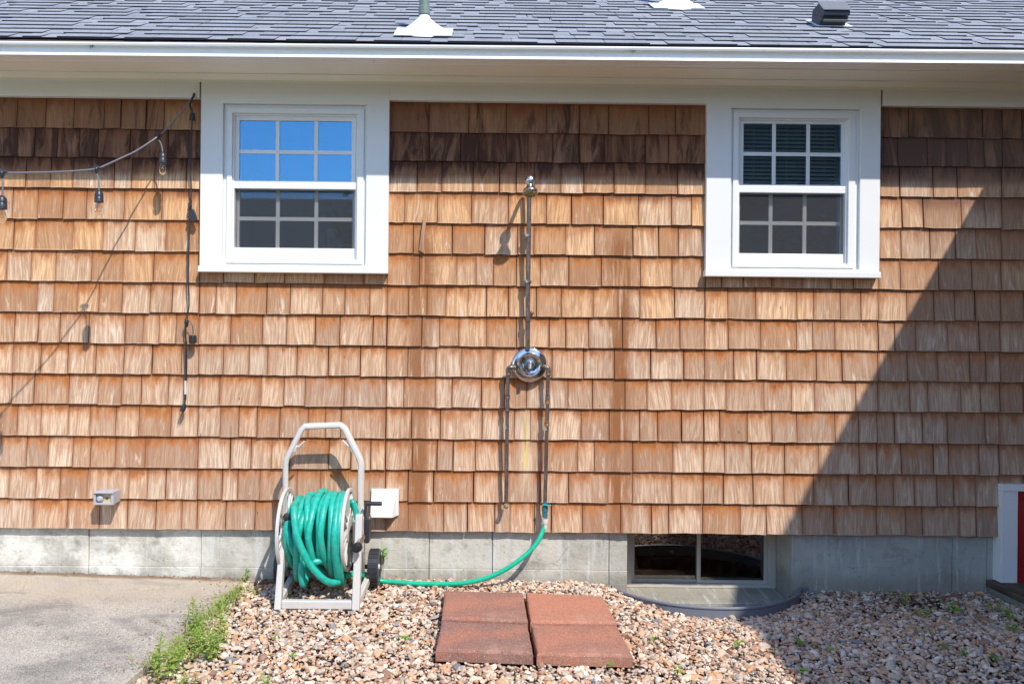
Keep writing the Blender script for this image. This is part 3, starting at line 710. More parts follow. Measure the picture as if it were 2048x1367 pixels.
stp = empty('doorstep', (2.95, -.3, 0), 'dark weathered wooden step on a concrete base below the red door', 'step')
sx = W(1981, 1163, 0).x; sz = W(1981, 1163, 0).z
MB().box(sx, XR-.004, -.60, .055, sz-.036, sz).build('tread', M['board'], stp, bevel=.004)
MB().box(sx+.02, XR-.006, -.57, .05, -.3, sz-.037).build('riser', M['conc'], stp)

# ------------------------------------------------------------------ unseen wing added to the right, roof edge shaped to cast shade on the wall
XW = 3.32; G0 = 0.0
def wallsh(px, py): p = W(px, py, 0); d = (XW-p.x)/.585; return (d, p.z+1.33*d)
def gsh(px, py): p = G(px, py, -.01); h = (XW-p.x)/.44; d = -p.y + h/1.33*1.0; return (d, h-.01)
P1, P2, P3 = wallsh(1988, 362), wallsh(1863, 577), wallsh(1572, 1075)
Q1, Q2 = gsh(1502, 1232), gsh(1614, 1354)
prof = [(-.2, 2.95), (.2, 3.06), P1, P2, P3, Q1, Q2, (Q2[0]+1.2, Q2[1]-.1), (Q2[0]+2.6, Q2[1]-.9)]
print('WING', prof)
wing = empty('house_wing', (XW, -1, 0), 'shingled wing projecting toward the viewer beyond the red door', 'house')
body = MB(); poly = [(XW, -d, z-.09) for d, z in prof]; poly = [(XW, .2, -.3)] + poly[0:] + [(XW, -prof[-1][0], -.3)]
body.prism(poly, (4.5, 0, 0)).build('wall', M['cedarb'], wing)
rf = MB(); up_ = [(XW-.04, -d, z) for d, z in prof]; lo_ = [(XW-.04, -d, z-.085) for d, z in prof][::-1]
rf.prism(up_+lo_, (4.6, 0, 0)).build('roof', M['asph'], wing)  # roof of the added unseen wing, casts shade on the wall
rowsW = [.27+.165*k for k in range(16)][::-1]
Rm = Matrix.Translation(Vector((XW-.024, -.03, 0))) @ Matrix.Rotation(-PI/2, 4, 'Z')
o = shingle_mesh('shingle_siding', M['cedar'], wing, rowsW, 2.9, 0.02, prof[-1][0]-.1, [], rowinfo=lambda r: ((lambda x, v: 0.1), (lambda x, z: .6)), seed=9)  # siding of the added unseen wing
o.matrix_world = Rm; o.parent = wing; o.matrix_parent_inverse = Matrix.Translation((-XW, 1, 0))

# ------------------------------------------------------------------ neighbouring house and trees behind the viewer (seen only in reflections)
nb = empty('neighbour_house', (-3, -20, 0), 'brown roofed house standing across the yard, mirrored in the left window', 'house')
MB().box(-15, 7, -28, -18, -.1, 2.9).build('wall', plain('grey_siding', (.30, .27, .24), .8), nb)
MB().prism([(-15.5, -17.4, 2.8), (-15.5, -22.8, 6.1), (-15.5, -28.4, 2.8)], (23, 0, 0)).build('roof', plain('brown_roof', (.30, .235, .19), .9, 0, .4, 3), nb)
def tree(x, y, h, r, seed, lab, n=5200):
    rnd = random.Random(seed); t = empty('tree', (x, y, 0), lab, 'tree', 'trees behind the yard')
    m = MB(); m.tube(smoothpath([(x, y, -.1), (x+.1, y, h*.25), (x-.1, y+.1, h*.5), (x, y, h*.85)]), [max(.02, .22*(1-i/26)) for i in range(25)], 10)
    cl = []
    for i in range(16):
        a = rnd.random()*2*PI; z0 = h*rnd.uniform(.25, .7); e = Vector((x+math.cos(a)*r*rnd.uniform(.4, .85), y+math.sin(a)*r*rnd.uniform(.4, .85), z0+h*rnd.uniform(.05, .25)))
        m.tube(smoothpath([(x, y, z0), ((x+e.x)/2, (y+e.y)/2, z0+.3), e], 4), [.07*(1-i/10) for i in range(9)], 6); cl.append(e)
    for i in range(14): cl.append(Vector((x+rnd.gauss(0, r*.45), y+rnd.gauss(0, r*.45), h*rnd.uniform(.4, .95))))
    m.build('trunk', M['bark'], t)
    lm = MB()
    for i in range(n):
        c = rnd.choice(cl); p = c + Vector((rnd.gauss(0, r*.24), rnd.gauss(0, r*.24), rnd.gauss(0, r*.2)))
        a = Vector((rnd.gauss(0, 1), rnd.gauss(0, 1), rnd.gauss(0, 1))).normalized(); b = a.orthogonal().normalized(); s = rnd.uniform(.06, .13)
        lm.add([p-a*s, p+b*s*.5, p+a*s, p-b*s*.5], [(0, 1, 2, 3)])
    lm.build('crown', M['treeleaf'], t)
tree(-2.2, -16.2, 5.6, 1.6, 3, 'small leafy tree beside the brown roofed house across the yard')
tree(8.2, -13.5, 8.2, 2.7, 4, 'tallest dark leafy tree across the yard, mirrored in the right window', 7000)
tree(12.5, -17.5, 8.8, 3.2, 6, 'broad dark leafy tree at the far right of the yard', 6000)

# ------------------------------------------------------------------ outdoor shower
sh = empty('outdoor_shower', tuple(W(1057, 728, 0)), 'outdoor shower with chrome head, dark riser pipe and round chrome valve plate on the shingles', 'shower')
dp = .05
def pth(pts, d): return [W(x, y, d) for x, y in pts]
top_y = 372
MB().tube(pth([(1058.5, 378), (1057.5, 470), (1056, 560), (1055, 700)], dp), .0128, 14).build('riser_pipe', M['pipe'], sh)
for y in (471, 563, 640):
    c = W(1056.5 if y < 600 else 1055.5, y, dp)
    mm = MB()
    if y < 600: mm.box(c.x-.019, c.x+.019, -dp-.004, -.002, c.z-.005, c.z+.005)
    mm.lathe([(.0125, -.008), (.0170, -.007), (.0170, .007), (.0125, .008)], c, n=18); mm.build('pipe_clamp', M['wchrome'] if y < 600 else M['pipe'], sh)
cb = W(1064, 625, .012); MB().lathe([(0, .022), (.008, .02), (.011, .012), (.011, 0)], (cb.x, -.0, cb.z), (0, -1, 0), 14).build('bolt', M['rust'], sh)
# valve plate
vc_ = W(1059, 729, .03); vr = .0975
prof_ = [(0, .060), (.019, .060), (.020, .056), (.021, .032), (.048, .030), (.054, .034), (.060, .036), (.066, .030), (.068, .020), (.082, .017), (.090, .015), (.0955, .010), (.0975, .002), (.0975, -.004)]
MB().lathe(prof_, (vc_.x, -.022, vc_.z), (0, -1, 0), 64).build('valve_plate', M['chrome'], sh, sharp=60)
MB().lathe([(0, .055), (.026, .052), (.029, .046), (.029, .02)], (vc_.x, -.022, vc_.z+.006), (0, -1, 0), 32).build('valve_hub', M['wchrome'], sh)
MB().tube([(vc_.x, -.07, vc_.z+.012), (vc_.x, -.092, vc_.z-.002), (vc_.x, -.098, vc_.z-.022)], [.011, .013, .011], 14).build('handle', M['wchrome'], sh)
MB().tube(smoothpath([(vc_.x-.035, -.056, vc_.z+.004), (vc_.x-.033, -.062, vc_.z-.018), (vc_.x-.018, -.062, vc_.z-.034), (vc_.x+.004, -.056, vc_.z-.037)], 5), .0045, 8).build('lever', M['chrome'], sh)
# side pipes
lx = W(1016, 735, dp); rx = W(1097, 735, dp)
MB().tube(smoothpath([(vc_.x-.08, -.04, lx.z), (lx.x+.018, -dp, lx.z+.002), (lx.x+.002, -dp, lx.z-.004), (lx.x, -dp, lx.z-.03)], 6), .0125, 12).build('elbow', M['pipe'], sh)
MB().tube(smoothpath([(vc_.x+.08, -.04, rx.z), (rx.x-.014, -dp, rx.z+.002), (rx.x-.001, -dp, rx.z-.004), (rx.x, -dp, rx.z-.03)], 6), .0125, 12).build('elbow', M['pipe'], sh)
MB().tube(pth([(1016.5, 742), (1015, 800), (1013.5, 900), (1012, 1004)], dp), .0108, 12).build('supply_pipe', M['pipe'], sh)
MB().tube(pth([(1096.5, 742), (1095, 800), (1092.5, 900), (1090, 1006)], dp), .0108, 12).build('supply_pipe', M['pipe'], sh)
for x, y, r, mt in ((1016.5, 746, .0135, 'pipe'), (1096.5, 746, .0135, 'pipe'), (1015, 793, .0135, 'pipe'), (1014.6, 818, .0140, 'pipe'), (1095.3, 793, .0135, 'pipe'), (1094.8, 803, .014, 'rust'), (1094, 847, .0150, 'rust'), (1093.7, 856, .0125, 'wchrome'), (1013.5, 853, .0115, 'wchrome')):
    MB().lathe([(.009, -.014), (r, -.012), (r, -.004), (r*.9, 0), (r, .004), (r, .012), (.009, .014)], W(x, y, dp), n=18).build('coupling', M[mt], sh)
e = W(1012, 1010, .06)
MB().lathe([(.0, .034), (.009, .033), (.013, .026), (.012, 0), (.008, -.02)], (e.x, -.045, e.z), (0, -1, -.25), 18).build('pipe_cap', M['brass'], sh)
# shower head on its arm, reaching off the wall
hd = .205
ball = W(1060, 361, hd); fc = W(1060, 384, hd)
MB().tube(smoothpath([W(1058.5, 384, dp), W(1059, 368, dp), Vector((ball.x, -.075, ball.z+.02)), Vector((ball.x, -.15, ball.z+.012)), ball], 7), .0105, 14).build('shower_arm', M['wchrome'], sh)
ax = Vector((0, -.42, -.9)).normalized()
MB().lathe([(0, -.030), (.014, -.028), (.024, -.018), (.0285, 0), (.024, .016), (.014, .026), (.0125, .030), (.015, .034), (.020, .038), (.021, .044), (.030, .056), (.0385, .068), (.0405, .074), (.0405, .080), (.036, .083)], ball, ax, 40).build('shower_head', M['wchrome'], sh, sharp=50)
fm = MB(); fm.lathe([(.0368, .081), (.030, .085), (.012, .087), (0, .087)], ball, ax, 32)
e1 = ax.orthogonal().normalized(); e2 = ax.cross(e1)
for k in range(26):
    rr = .0085 if k < 6 else .0185 if k < 15 else .028; a = k*2.4
    c = ball + ax*.086 + (e1*math.cos(a)+e2*math.sin(a))*rr; fm.lathe([(.0032, -.002), (.0026, .004), (0, .004)], c, ax, 8)
fm.build('spray_face', M['brass'], sh)
# shut-off valve where the hose screws on
v0 = W(1090, 1005, dp)
MB().lathe([(.0095, .012), (.011, .010), (.011, -.016), (.0145, -.018), (.0165, -.024), (.0165, -.05), (.013, -.053), (.0145, -.058), (.0145, -.078), (.012, -.08)], v0, n=20).build('shutoff_valve', M['valve'], sh)
MB().beam((v0.x-.016, -dp-.02, v0.z-.006), (v0.x+.033, -dp-.024, v0.z-.009), .014, .006).build('valve_lever', plain('teal_lever', (.05, .38, .42), .35), sh, bevel=.002)

# ------------------------------------------------------------------ hose from the shower to the reel
h1 = empty('garden_hose', tuple(W(1090, 1040, dp)), 'thin bright green hose sagging from the shower valve across the gravel', 'hose')
pts = [W(1090, 1044, dp), W(1087, 1056, dp+.002), W(1078, 1078, .075), W(1060, 1101, .095), W(1035, 1122, .115), W(1005, 1141, .125), W(970, 1156, .13), W(930, 1164.5, .13), W(890, 1167, .12), W(840, 1166.5, .11), W(795, 1163.5, .10), W(757, 1160, .10), W(735, 1154, .16), W(715, 1148, .26), W(690, 1150, .30)]
MB().tube(smoothpath(pts, 8), .0128, 14).build('hose', M['hose2'], h1)
MB().lathe([(.0128, -.03), (.0135, -.028), (.0135, -.004), (.016, -.002), (.017, .002), (.017, .024), (.0145, .026)], W(1090, 1046, dp), n=20).build('coupling', M['offwhite'], h1)

# ------------------------------------------------------------------ hose reel cart
AX, AZ = -.3, None
reel = empty('hose_reel', tuple(W(640, 1160, .3)), 'beige plastic hose reel cart with tall handle, black crank and wheels', 'hose reel')
def XD(px, D, py=1060): return W(px, py, 4.6-D).x
dF = .49; zF = W(640, 1217, dF).z      # front bottom
xl, xr = W(556.5, 1200, dF).x, W(712, 1200, dF).x
rz = lambda y, d, x=640: W(x, y, d).z
pw_ = .030
def postbox(m, x, d0, z0, d1, z1, w0, w1, dp0, dp1):
    vs = []
    for d, z, ww, dd in ((d0, z0, w0, dp0), (d1, z1, w1, dp1)):
        for i, j in ((-1, -1), (1, -1), (1, 1), (-1, 1)): vs.append((x+i*ww/2, -d+j*dd/2, z))
    return m.add(vs, [(3, 2, 1, 0), (4, 5, 6, 7), (0, 1, 5, 4), (1, 2, 6, 5), (2, 3, 7, 6), (3, 0, 4, 7)])
zbase = zF
# front posts, front bar, side rails
postbox(MB(), xl, dF, zbase, .38, rz(1040, .38), .034, .026, .05, .045).build('front_leg', M['resin'], reel, bevel=.006, seg=3)
postbox(MB(), xr, dF, zbase, .40, rz(1027, .40), .038, .036, .05, .045).build('front_leg', M['resin'], reel, bevel=.006, seg=3)
MB().box(xl+.018, xr-.02, -dF-.018, -dF+.018, zbase+.003, zbase+.045).build('front_bar', M['resin'], reel, bevel=.006, seg=3)
zr_ = rz(1152, .17, 738)
for x in (xl, xr):
    MB().beam((x, -dF+.02, zbase+.022), (x+(.02 if x == xr else 0), -.18, zr_-.005), .03, .040).build('side_rail', M['resin'], reel, bevel=.005)
# side panels between front post and handle upright
dH = .155
hl, hr = W(571, 990, dH).x, W(721, 990, dH).x
for x, xh, sgn in ((xl, hl, -1), (xr, hr, 1)):
    zt1 = rz(1030, .38)
    poly = [(x+sgn*.001, -.37, zt1-.02), (x+sgn*.001, -.36, zt1-.19), (xh+.012, -.17, zr_-.0), (xh+.012, -.15, zr_+.06), (xh+.012, -.16, zt1-.0), (x, -.30, zt1+.02)]
    MB().prism(poly, (sgn*.016, 0, 0)).build('side_panel', M['resin'], reel, bevel=.003)
# handle
hpts = [(571.5, 1150, .17), (571, 1050, .165), (571, 927, .155), (574, 915, .154), (602, 860, .148), (610, 852, .147), (681, 849.5, .147), (690, 857, .148), (719, 915, .154), (722.5, 927, .155), (720, 1050, .165), (722, 1150, .17)]
HP = [W(x, y, d) for x, y, d in hpts]
hp2 = []
for a, b in zip(HP, HP[1:]):
    n_ = max(2, int((b-a).length/.03)); hp2 += [a.lerp(b, i/n_) for i in range(n_)]
hp2.append(HP[-1])
MB().tube(hp2, .0145, 10, flat=1.25).build('handle', M['resin'], reel)
for (a, b, c, d_) in (((592, 893), (598, 892), (607, 884), (609, 881)), ((702, 893), (697, 891), (688, 883), (685, 879))):
    MB().tube(smoothpath([W(a[0]-(4 if a[0] < 650 else -4), a[1]+9, .15), W(*a, .15), W(*b, .15), W(*c, .15), W(*d_, .15)], 5), [.011]*6+[.007-.00025*i for i in range(15)], 8).build('hook', M['resin'], reel)
# rear lower parts and wheels
for xx, nm in ((W(749, 1133, .15).x, 1), (W(572, 1130, .15).x-.02, 0)):
    wz = rz(1132.5, .15, 749); m = MB(); R_ = .0945; n = 22
    pr = [(.03, -.020), (.062, -.022), (.066, -.028), (.088, -.028), (R_, -.024), (R_, .024), (.088, .028), (.066, .028), (.062, .022), (.03, .020), (0, .020)]
    m.lathe([(0, -.020)]+pr, (xx, -.15, wz), (1, 0, 0), 44)
    for k in range(n):
        a = 2*PI*k/n; c = Vector((xx, -.15+math.cos(a)*R_, wz+math.sin(a)*R_)); t = Vector((0, -math.sin(a), math.cos(a))); r_ = Vector((0, math.cos(a), math.sin(a)))
        m.beam(c-r_*.002-Vector((.0245, 0, 0)), c-r_*.002+Vector((.0245, 0, 0)), .0215, .007, up=r_)
    wh = m.build('wheel', M['blackp'], reel)
    MB().lathe([(0, .030), (.012, .029), (.016, .022), (.016, -.022), (.012, -.029), (0, -.030)], (xx, -.15, wz), (1, 0, 0), 16).build('hub', M['resin'], wh)
    WX = xx
MB().tube([(hl-.0, -.15, wz), (WX*0+W(749, 1133, .15).x, -.15, wz)], .012, 10).build('axle', M['blackp'], reel)
# reel discs with rim and spokes
zA = W(635, 1057, .30).z; yA = -.30
dL, dR = W(573, 1057, .30).x, W(697, 1055, .30).x
def disc(x, sgn):
    m = MB(); Ro = .213
    m.lathe([(Ro-.020, -.007), (Ro-.004, -.009), (Ro, -.006), (Ro, .006), (Ro-.004, .009), (Ro-.020, .007), (Ro-.020, -.007)], (x, yA, zA), (1, 0, 0), 72)
    m.lathe([(.070, -.012), (.082, -.010), (.082, .010), (.070, .012), (.0, .012)], (x, yA, zA), (1, 0, 0), 36)
    m.lathe([(0, -.012), (.070, -.012)], (x, yA, zA), (1, 0, 0), 36)
    for k in range(8):
        a = 2*PI*(k+.3)/8
        for da in (-.10, .10):
            p = Vector((x, yA+math.cos(a+da*2.2)*.078, zA+math.sin(a+da*2.2)*.078)); q = Vector((x, yA+math.cos(a+da)*(Ro-.014), zA+math.sin(a+da)*(Ro-.014)))
            m.beam(p, q, .010, .013, up=(1, 0, 0))
    return m.build('reel_disc', M['resin'], reel)
disc(dL, -1); disc(dR, 1)
MB().lathe([(.085, 0), (.085, dR-dL)], (dL, yA, zA), (1, 0, 0), 40).build('drum', M['resin'], reel)
MB().tube([(dL-.05, yA, zA), (dR+.09, yA, zA)], .018, 14).build('spindle', M['blackp'], reel)
# crank, gear housing and inlet
gx = (dR+xr)/2
MB().box(xr+.018, xr+.045, -.36, -.27, zA-.06, zA+.07).build('gear_housing', M['blackp'], reel, bevel=.008, seg=3)
ck0 = W(729, 1043, .30); ck1 = W(734.5, 1005, .33)
MB().beam((ck0.x, -.335, ck0.z-.012), (ck1.x-.002, -.345, ck1.z), .016, .022, up=(0, 1, 0)).build('crank_arm', M['blackp'], reel, bevel=.004)
MB().lathe([(0, -.016), (.017, -.016), (.020, -.008), (.020, .012), (.014, .018), (0, .018)], (ck0.x, -.335, ck0.z), (1, 0, 0), 20).build('crank_hub', M['black'], reel)
MB().lathe([(0, -.012), (.0105, -.012), (.0115, .0), (.0115, .07), (.0100, .078), (0, .078)], (ck1.x, -.345, ck1.z), (1, 0, 0), 18).build('crank_grip', M['blackp'], reel)
kn = W(714.5, 1094, .505)
MB().tube([kn+Vector((.01, .10, .03)), kn+Vector((.006, .05, .015)), kn+Vector((0, .012, 0))], .016, 14).build('inlet_tube', M['wchrome'], reel)
m = MB(); axk = Vector((-.25, -1, -.12)).normalized(); m.lathe([(.0, .026), (.012, .026), (.014, .018), (.021, .018), (.0245, .012), (.0245, -.012), (.020, -.016), (0, -.016)], kn, axk, 14); m.build('inlet_cap', M['black'], reel)
MB().box(dR+.03, xr-.02+.0, -.355, -.25, zA-.05, zA+.05).build('bearing', M['resin'], reel, bevel=.006)
for bz in (zA-.10, zA+.055):
    MB().lathe([(0, .005), (.005, .004), (.006, 0)], (xr+.001, -.425, bz), (0, -1, 0), 10).build('bolt', M['rust'], reel)
fb = W(697, 1100, .12)
MB().box(hl, hr+.01, -.20, -.17, wz-.01, wz+.03).build('rear_bar', M['blackp'], reel, bevel=.004)

# ------------------------------------------------------------------ coiled hose
rnd = random.Random(21)
hc = empty('garden_hose', (dL, yA, zA), 'thick teal hose wound loosely on the beige reel', 'hose')
HR = .0178
def loopp(x, a, rad, sag=0.0, fr=0.0):   # point round the drum; a=0 at top, increasing toward the viewer
    y = yA - math.sin(a)*(rad + fr*max(0, math.sin(a))); z = zA + math.cos(a)*rad - sag*max(0, -math.cos(a))**1.5
    return Vector((x, y, z))
m = MB()
inner = []
nturn = 8
for i in range(nturn*28+1):
    t = i/28; a = t*2*PI; x = dL+.03 + (dR-dL-.06)*(t/nturn); inner.append(loopp(x, a, .105))
m.tube(inner, HR*.97, 10)
LW_ = dR-dL
loops = [  # x at top, x at front, x at bottom, radius, sag
    (.36, .46, .52, .166, .00), (.56, .47, .60, .186, .015), (.58, .64, .62, .168, .005), (.71, .66, .76, .182, .02),
    (.77, .82, .77, .178, .04), (.885, .885, .905, .186, .09), (.95, .94, .925, .180, .10), (.30, .245, .24, .148, .04), (.47, .30, .20, .160, .10), (.17, .10, .15, .140, .05)]
path = []
for i, (t0, t1, t2, rad, sag) in enumerate(loops):
    nxt = loops[(i+1) % len(loops)][0]
    for k in range(20):
        a = 2*PI*k/20; c = (1-math.cos(a))/2
        if a <= PI/2: u = lerp(t0, t1, k/5)
        elif a <= PI: u = lerp(t1, t2, (k-5)/5)
        else: u = lerp(t2, nxt, (k-10)/10) if i < len(loops)-1 else lerp(t2, t0, (k-10)/10)
        rr = rad*(1+.035*math.sin(k*.63+i*2.1)+.012*math.sin(k*1.7+i))
        path.append(loopp(dL + LW_*u, a, rr, sag, .008))
m.tube(smoothpath(path, 3), HR, 12)
# loose length crossing the front, from the upper left down to the lower right
cross = [(712, 1046, .30), (714, 1020, .27), (708, 1001, .26), (700, 1012, .20), (680, 1060, .16), (660, 1010, .25), (654, 988, .36), (640, 993, .44), (628, 1010, .475), (622, 1050, .49), (616, 1090, .475), (610, 1120, .42), (605, 1162, .38), (600, 1165, .40), (602, 1130, .45), (600, 1100, .50), (592, 1050, .52), (589, 1020, .49), (594, 1011, .43), (588, 1015, .36)]
loose = [(589, 1012, .40), (588.5, 1016, .46), (589, 1035, .50), (594, 1072, .52), (607, 1105, .52), (622, 1131, .51), (640, 1151, .50), (655, 1162, .47), (672, 1164, .42), (684, 1155, .34)]
m.tube(smoothpath([W(x, y, d) for x, y, d in loose], 7), HR, 12)
l2 = [(604, 1120, .44), (603, 1145, .45), (606, 1166, .44), (610, 1160, .41), (611, 1130, .40), (615, 1110, .43), (628, 1123, .46), (645, 1118, .44)]
m.tube(smoothpath([W(x, y, d) for x, y, d in l2], 6), HR, 12)
l3 = [(576, 1058, .44), (577, 1070, .455), (583, 1092, .46), (592, 1110, .45), (602, 1120, .42), (612, 1124, .38)]
m.tube(smoothpath([W(x, y, d) for x, y, d in l3], 6), HR*.9, 12)
l4 = [(713, 1046, .27), (713, 1030, .26), (709, 1012, .26), (704, 1003, .26), (700, 1010, .25), (694, 1030, .22)]
m.tube(smoothpath([W(x, y, d) for x, y, d in l4], 6), HR*.9, 12)
m.build('hose', M['hose'], hc, sharp=80)
c0 = W(575, 1040, .43)
MB().lathe([(.0, .034), (.016, .034), (.0215, .026), (.0215, .012), (.018, .006), (.017, -.02), (.018, -.026), (.018, -.044), (.014, -.046)], c0, (.0, -.25, 1), 20).build('connector', M['blackp'], hc)

# ------------------------------------------------------------------ dryer vent cover and outlet box on the wall
vt = empty('vent_cover', tuple(W(768, 1005, 0)), 'square white plastic vent hood on the wall beside the hose reel crank', 'vent cover')
V0 = rect(742, 977.5, 797, 1031.5, .012)
MB().box(V0[0], V0[1], -.012, .012, V0[2]+.004, V0[3]).build('base_plate', M['vinyl'], vt, bevel=.002)
m = MB(); x0, x1 = V0[0]+.004, V0[1]-.008; zt1, zb1 = V0[3]-.006, V0[2]+.003; N = 9; vs = []
for i in range(N):
    t = i/(N-1); z = lerp(zt1, zb1, t); d = .014 + .050*math.sin(t*PI/2)**1.2
    xr_ = x1 - .020*math.sin(t*PI/2)
    vs += [(x0, -d, z), (xr_, -d, z), (x1, -.012, z), (x0, -.012, z)]
fs = []
for i in range(N-1):
    for k in range(4): fs.append((i*4+k, i*4+(k+1) % 4, (i+1)*4+(k+1) % 4, (i+1)*4+k))
fs += [(3, 2, 1, 0)]
m.add(vs, fs, False); m.build('hood', M['vinyl'], vt, bevel=.0015)
m = MB()
for k in range(5): m.box(lerp(x0, x1-.02, (k+.2)/5), lerp(x0, x1-.02, (k+.75)/5), -.055, -.016, zb1-.006, zb1+.001)
m.build('louvers', plain('grey_louver', (.28, .27, .25), .6), vt)
m = MB()
for px, py in ((745.5, 981), (793, 981)):
    c = W(px, py, .013); MB().lathe([(0, .003), (.003, .002), (.0035, 0)], (c.x, -.0135, c.z), (0, -1, 0), 10).build('screw', M['wchrome'], vt)

ob = empty('outlet_box', tuple(W(211, 993, 0)), 'small grey metal electrical box low on the left shingles', 'electrical box')
B0 = rect(187.5, 984, 226, 1008.5, .095)
x0, x1, z0, z1 = B0
MB().prism([(x0, 0, z0), (x1, 0, z0), (x1, 0, z1+.002), (x0, 0, z1+.002)], (0, -.072, 0)).build('box', M['grey_box'], ob, bevel=.003)
MB().ring((x0-.002, x1+.002, z0-.002, z1+.002), (x0+.010, x1-.012, z0+.010, z1-.010), .096, .073).build('cover_frame', M['grey_box'], ob, bevel=.002)
MB().box(x0+.01, x1-.012, -.078, -.0735, z0+.008, z1-.008).build('outlet_face', M['ivory'], ob)
MB().prism([(x0-.003, -.073, z1+.004), (x0-.003, -.105, z1+.000), (x0-.003, -.105, z1-.004), (x0-.003, -.073, z1+.0)], (x1-x0+.006, 0, 0)).build('lid', M['grey_box'], ob, bevel=.001)
cx_ = x0+.030; cz_ = (z0+z1)/2-.003
MB().lathe([(0, .022), (.010, .021), (.014, .014), (.018, .010), (.018, 0)], (cx_, -.079, cz_), (0, -1, 0), 24).build('plug_cap', M['grey_box'], ob)
MB().lathe([(.004, .003), (.0065, .003), (.0065, 0)], (x0+.066, -.079, cz_+.002), (0, -1, 0), 16).build('socket', M['blackp'], ob)

# ------------------------------------------------------------------ string lights
sl = empty('string_lights', tuple(W(388, 190, .02)), 'grey cable with hanging clear bulbs fixed to the corner above the left window', 'string lights')
cab = [(388, 192, .03), (372, 213, .045), (352, 237, .07), (335, 256, .10), (318, 271, .14), (300, 284, .18), (270, 303, .26), (240, 317, .35), (216, 328, .43), (193, 337, .50), (160, 341, .58), (120, 343.5, .67), (60, 345, .78), (4, 345, .88), (-60, 338, 1.0), (-140, 322, 1.14), (-260, 285, 1.35)]
CP = smoothpath([W(x, y, d) for x, y, d in cab], 5)
MB().tube(CP, .0042, 8).build('cable', M['cordgrey'], sl)
def lamp(px, py, d, bx, by, sc):
    j = W(px, py, d); e = W(bx, by, d)
    s = sc
    m = MB()   # triangular junction boot
    m.lathe([(.004, .012), (.011, .004), (.013, -.004), (.009, -.016), (.0055, -.026)], j, n=12)
    m.tube([j+Vector((-.022, 0, .002)), j+Vector((-.008, 0, .004)), j+Vector((.008, 0, .004)), j+Vector((.022, 0, .002))], [.005, .0095, .0095, .005], 10)
    m.tube(smoothpath([j+Vector((.0, -.004, .008)), j+Vector((-.004, -.004, .016)), j+Vector((.002, -.004, .020)), j+Vector((.006, -.004, .015))], 4), .002, 6)
    b = m.build('junction', M['blackp'], sl)
    top = e + Vector((0, 0, .038*s))
    MB().tube(smoothpath([j+Vector((0, 0, -.02)), j.lerp(top, .5)+Vector((.004, 0, 0)), top], 5), .0035, 8).build('drop_cord', M['cordgrey'], sl)
    MB().lathe([(.004, .042*s), (.009*s, .040*s), (.014*s, .034*s), (.0195*s, .024*s), (.0208*s, .010*s), (.0190*s, .007*s), (.0208*s, .004*s), (.0215*s, -.020*s), (.0170*s, -.022*s), (.0, -.022*s)], e, n=24).build('socket', M['blackp'], sl)
    bb = MB().lathe([(.0125*s, -.020*s), (.0130*s, -.028*s), (.0165*s, -.040*s), (.0195*s, -.052*s), (.0200*s, -.060*s), (.0180*s, -.070*s), (.0120*s, -.080*s), (.0050*s, -.0845*s), (0, -.085*s)], e, n=28).build('bulb', M['bulb'], sl)
    f = MB()
    for k in range(4):
        a = k*PI/2; f.tube([e+Vector((math.cos(a)*.004, math.sin(a)*.004, -.02*s)), e+Vector((math.cos(a)*.008, math.sin(a)*.008, -.06*s)), e+Vector((math.cos(a+.5)*.004, math.sin(a+.5)*.004, -.03*s))], .0006, 5)
    f.build('filament', M['filament'], bb)
lamp(316, 271, .14, 325.5, 319, .98)
lamp(193, 337, .50, 198, 396.5, 1.0)
lamp(4, 345, .88, 4, 409, 1.0)
# bundle of cord at the hook
kn_ = W(386, 192, .03)
MB().tube(smoothpath([kn_+Vector((.004, 0, .012)), kn_+Vector((.010, -.012, .004)), kn_+Vector((-.006, -.01, -.03)), kn_+Vector((-.014, -.005, -.055)), kn_+Vector((-.008, 0, -.075)), kn_+Vector((-.006, 0, -.11))], 5), .0055, 8).build('cord_knot', M['black'], sl)
MB().lathe([(.0, .010), (.003, .010), (.003, -.012), (0, -.014)], kn_+Vector((.008, .0, .012)), (.2, -1, .3), 8).build('hook', M['wchrome'], sl)

pc = empty('power_cord', tuple(W(382, 240, .02)), 'black cord with plug hanging down the shingles left of the sky-reflecting window', 'cord')
cp = [(383.5, 215, .03), (384.5, 235, .03), (383, 270, .025), (381.5, 310, .022), (381, 345, .022), (382.5, 385, .022), (380.5, 410, .024), (379, 450, .022), (377.5, 500, .022), (376.5, 560, .022), (378, 608, .022), (376, 622, .024), (372.5, 640, .026), (371, 660, .026), (372.5, 700, .022), (372, 760, .022), (370.5, 800, .022), (367, 815, .024)]
MB().tube(smoothpath([W(x, y, d+.012) for x, y, d in cp], 6), .0042, 8).build('cord', M['black'], pc)
MB().tube(smoothpath([W(x, y, .03) for x, y in ((372, 682), (372.5, 720), (372, 760), (370.5, 800))], 6), .0062, 8).build('flat_cord', M['black'], pc)
c = W(384.8, 233, .035); MB().lathe([(.004, .022), (.012, .018), (.014, .010), (.0165, -.012), (.0165, -.02), (0, -.021)], c, n=20).build('end_socket', M['black'], pc)
c = W(380, 412, .035); m = MB().lathe([(.004, .02), (.009, .016), (.011, 0), (.009, -.014), (.004, -.02)], c, n=12)
m.tube(smoothpath([W(379, 396, .035), W(382.5, 400, .045), W(381, 412, .05), W(378, 420, .04)], 4), .005, 8)
m.prism([W(381, 416, .045), W(387, 418, .045), W(394, 440, .045), W(390, 444, .045), W(375, 434, .045), W(377, 424, .045)], (0, .018, 0)); m.build('plug_cluster', M['blackp'], pc, bevel=.002)
MB().lathe([(0, .026), (.006, .024), (.011, .012), (.012, -.002), (.009, -.018), (.004, -.026)], W(373, 645, .04), n=16).build('inline_fuse', M['black'], pc)
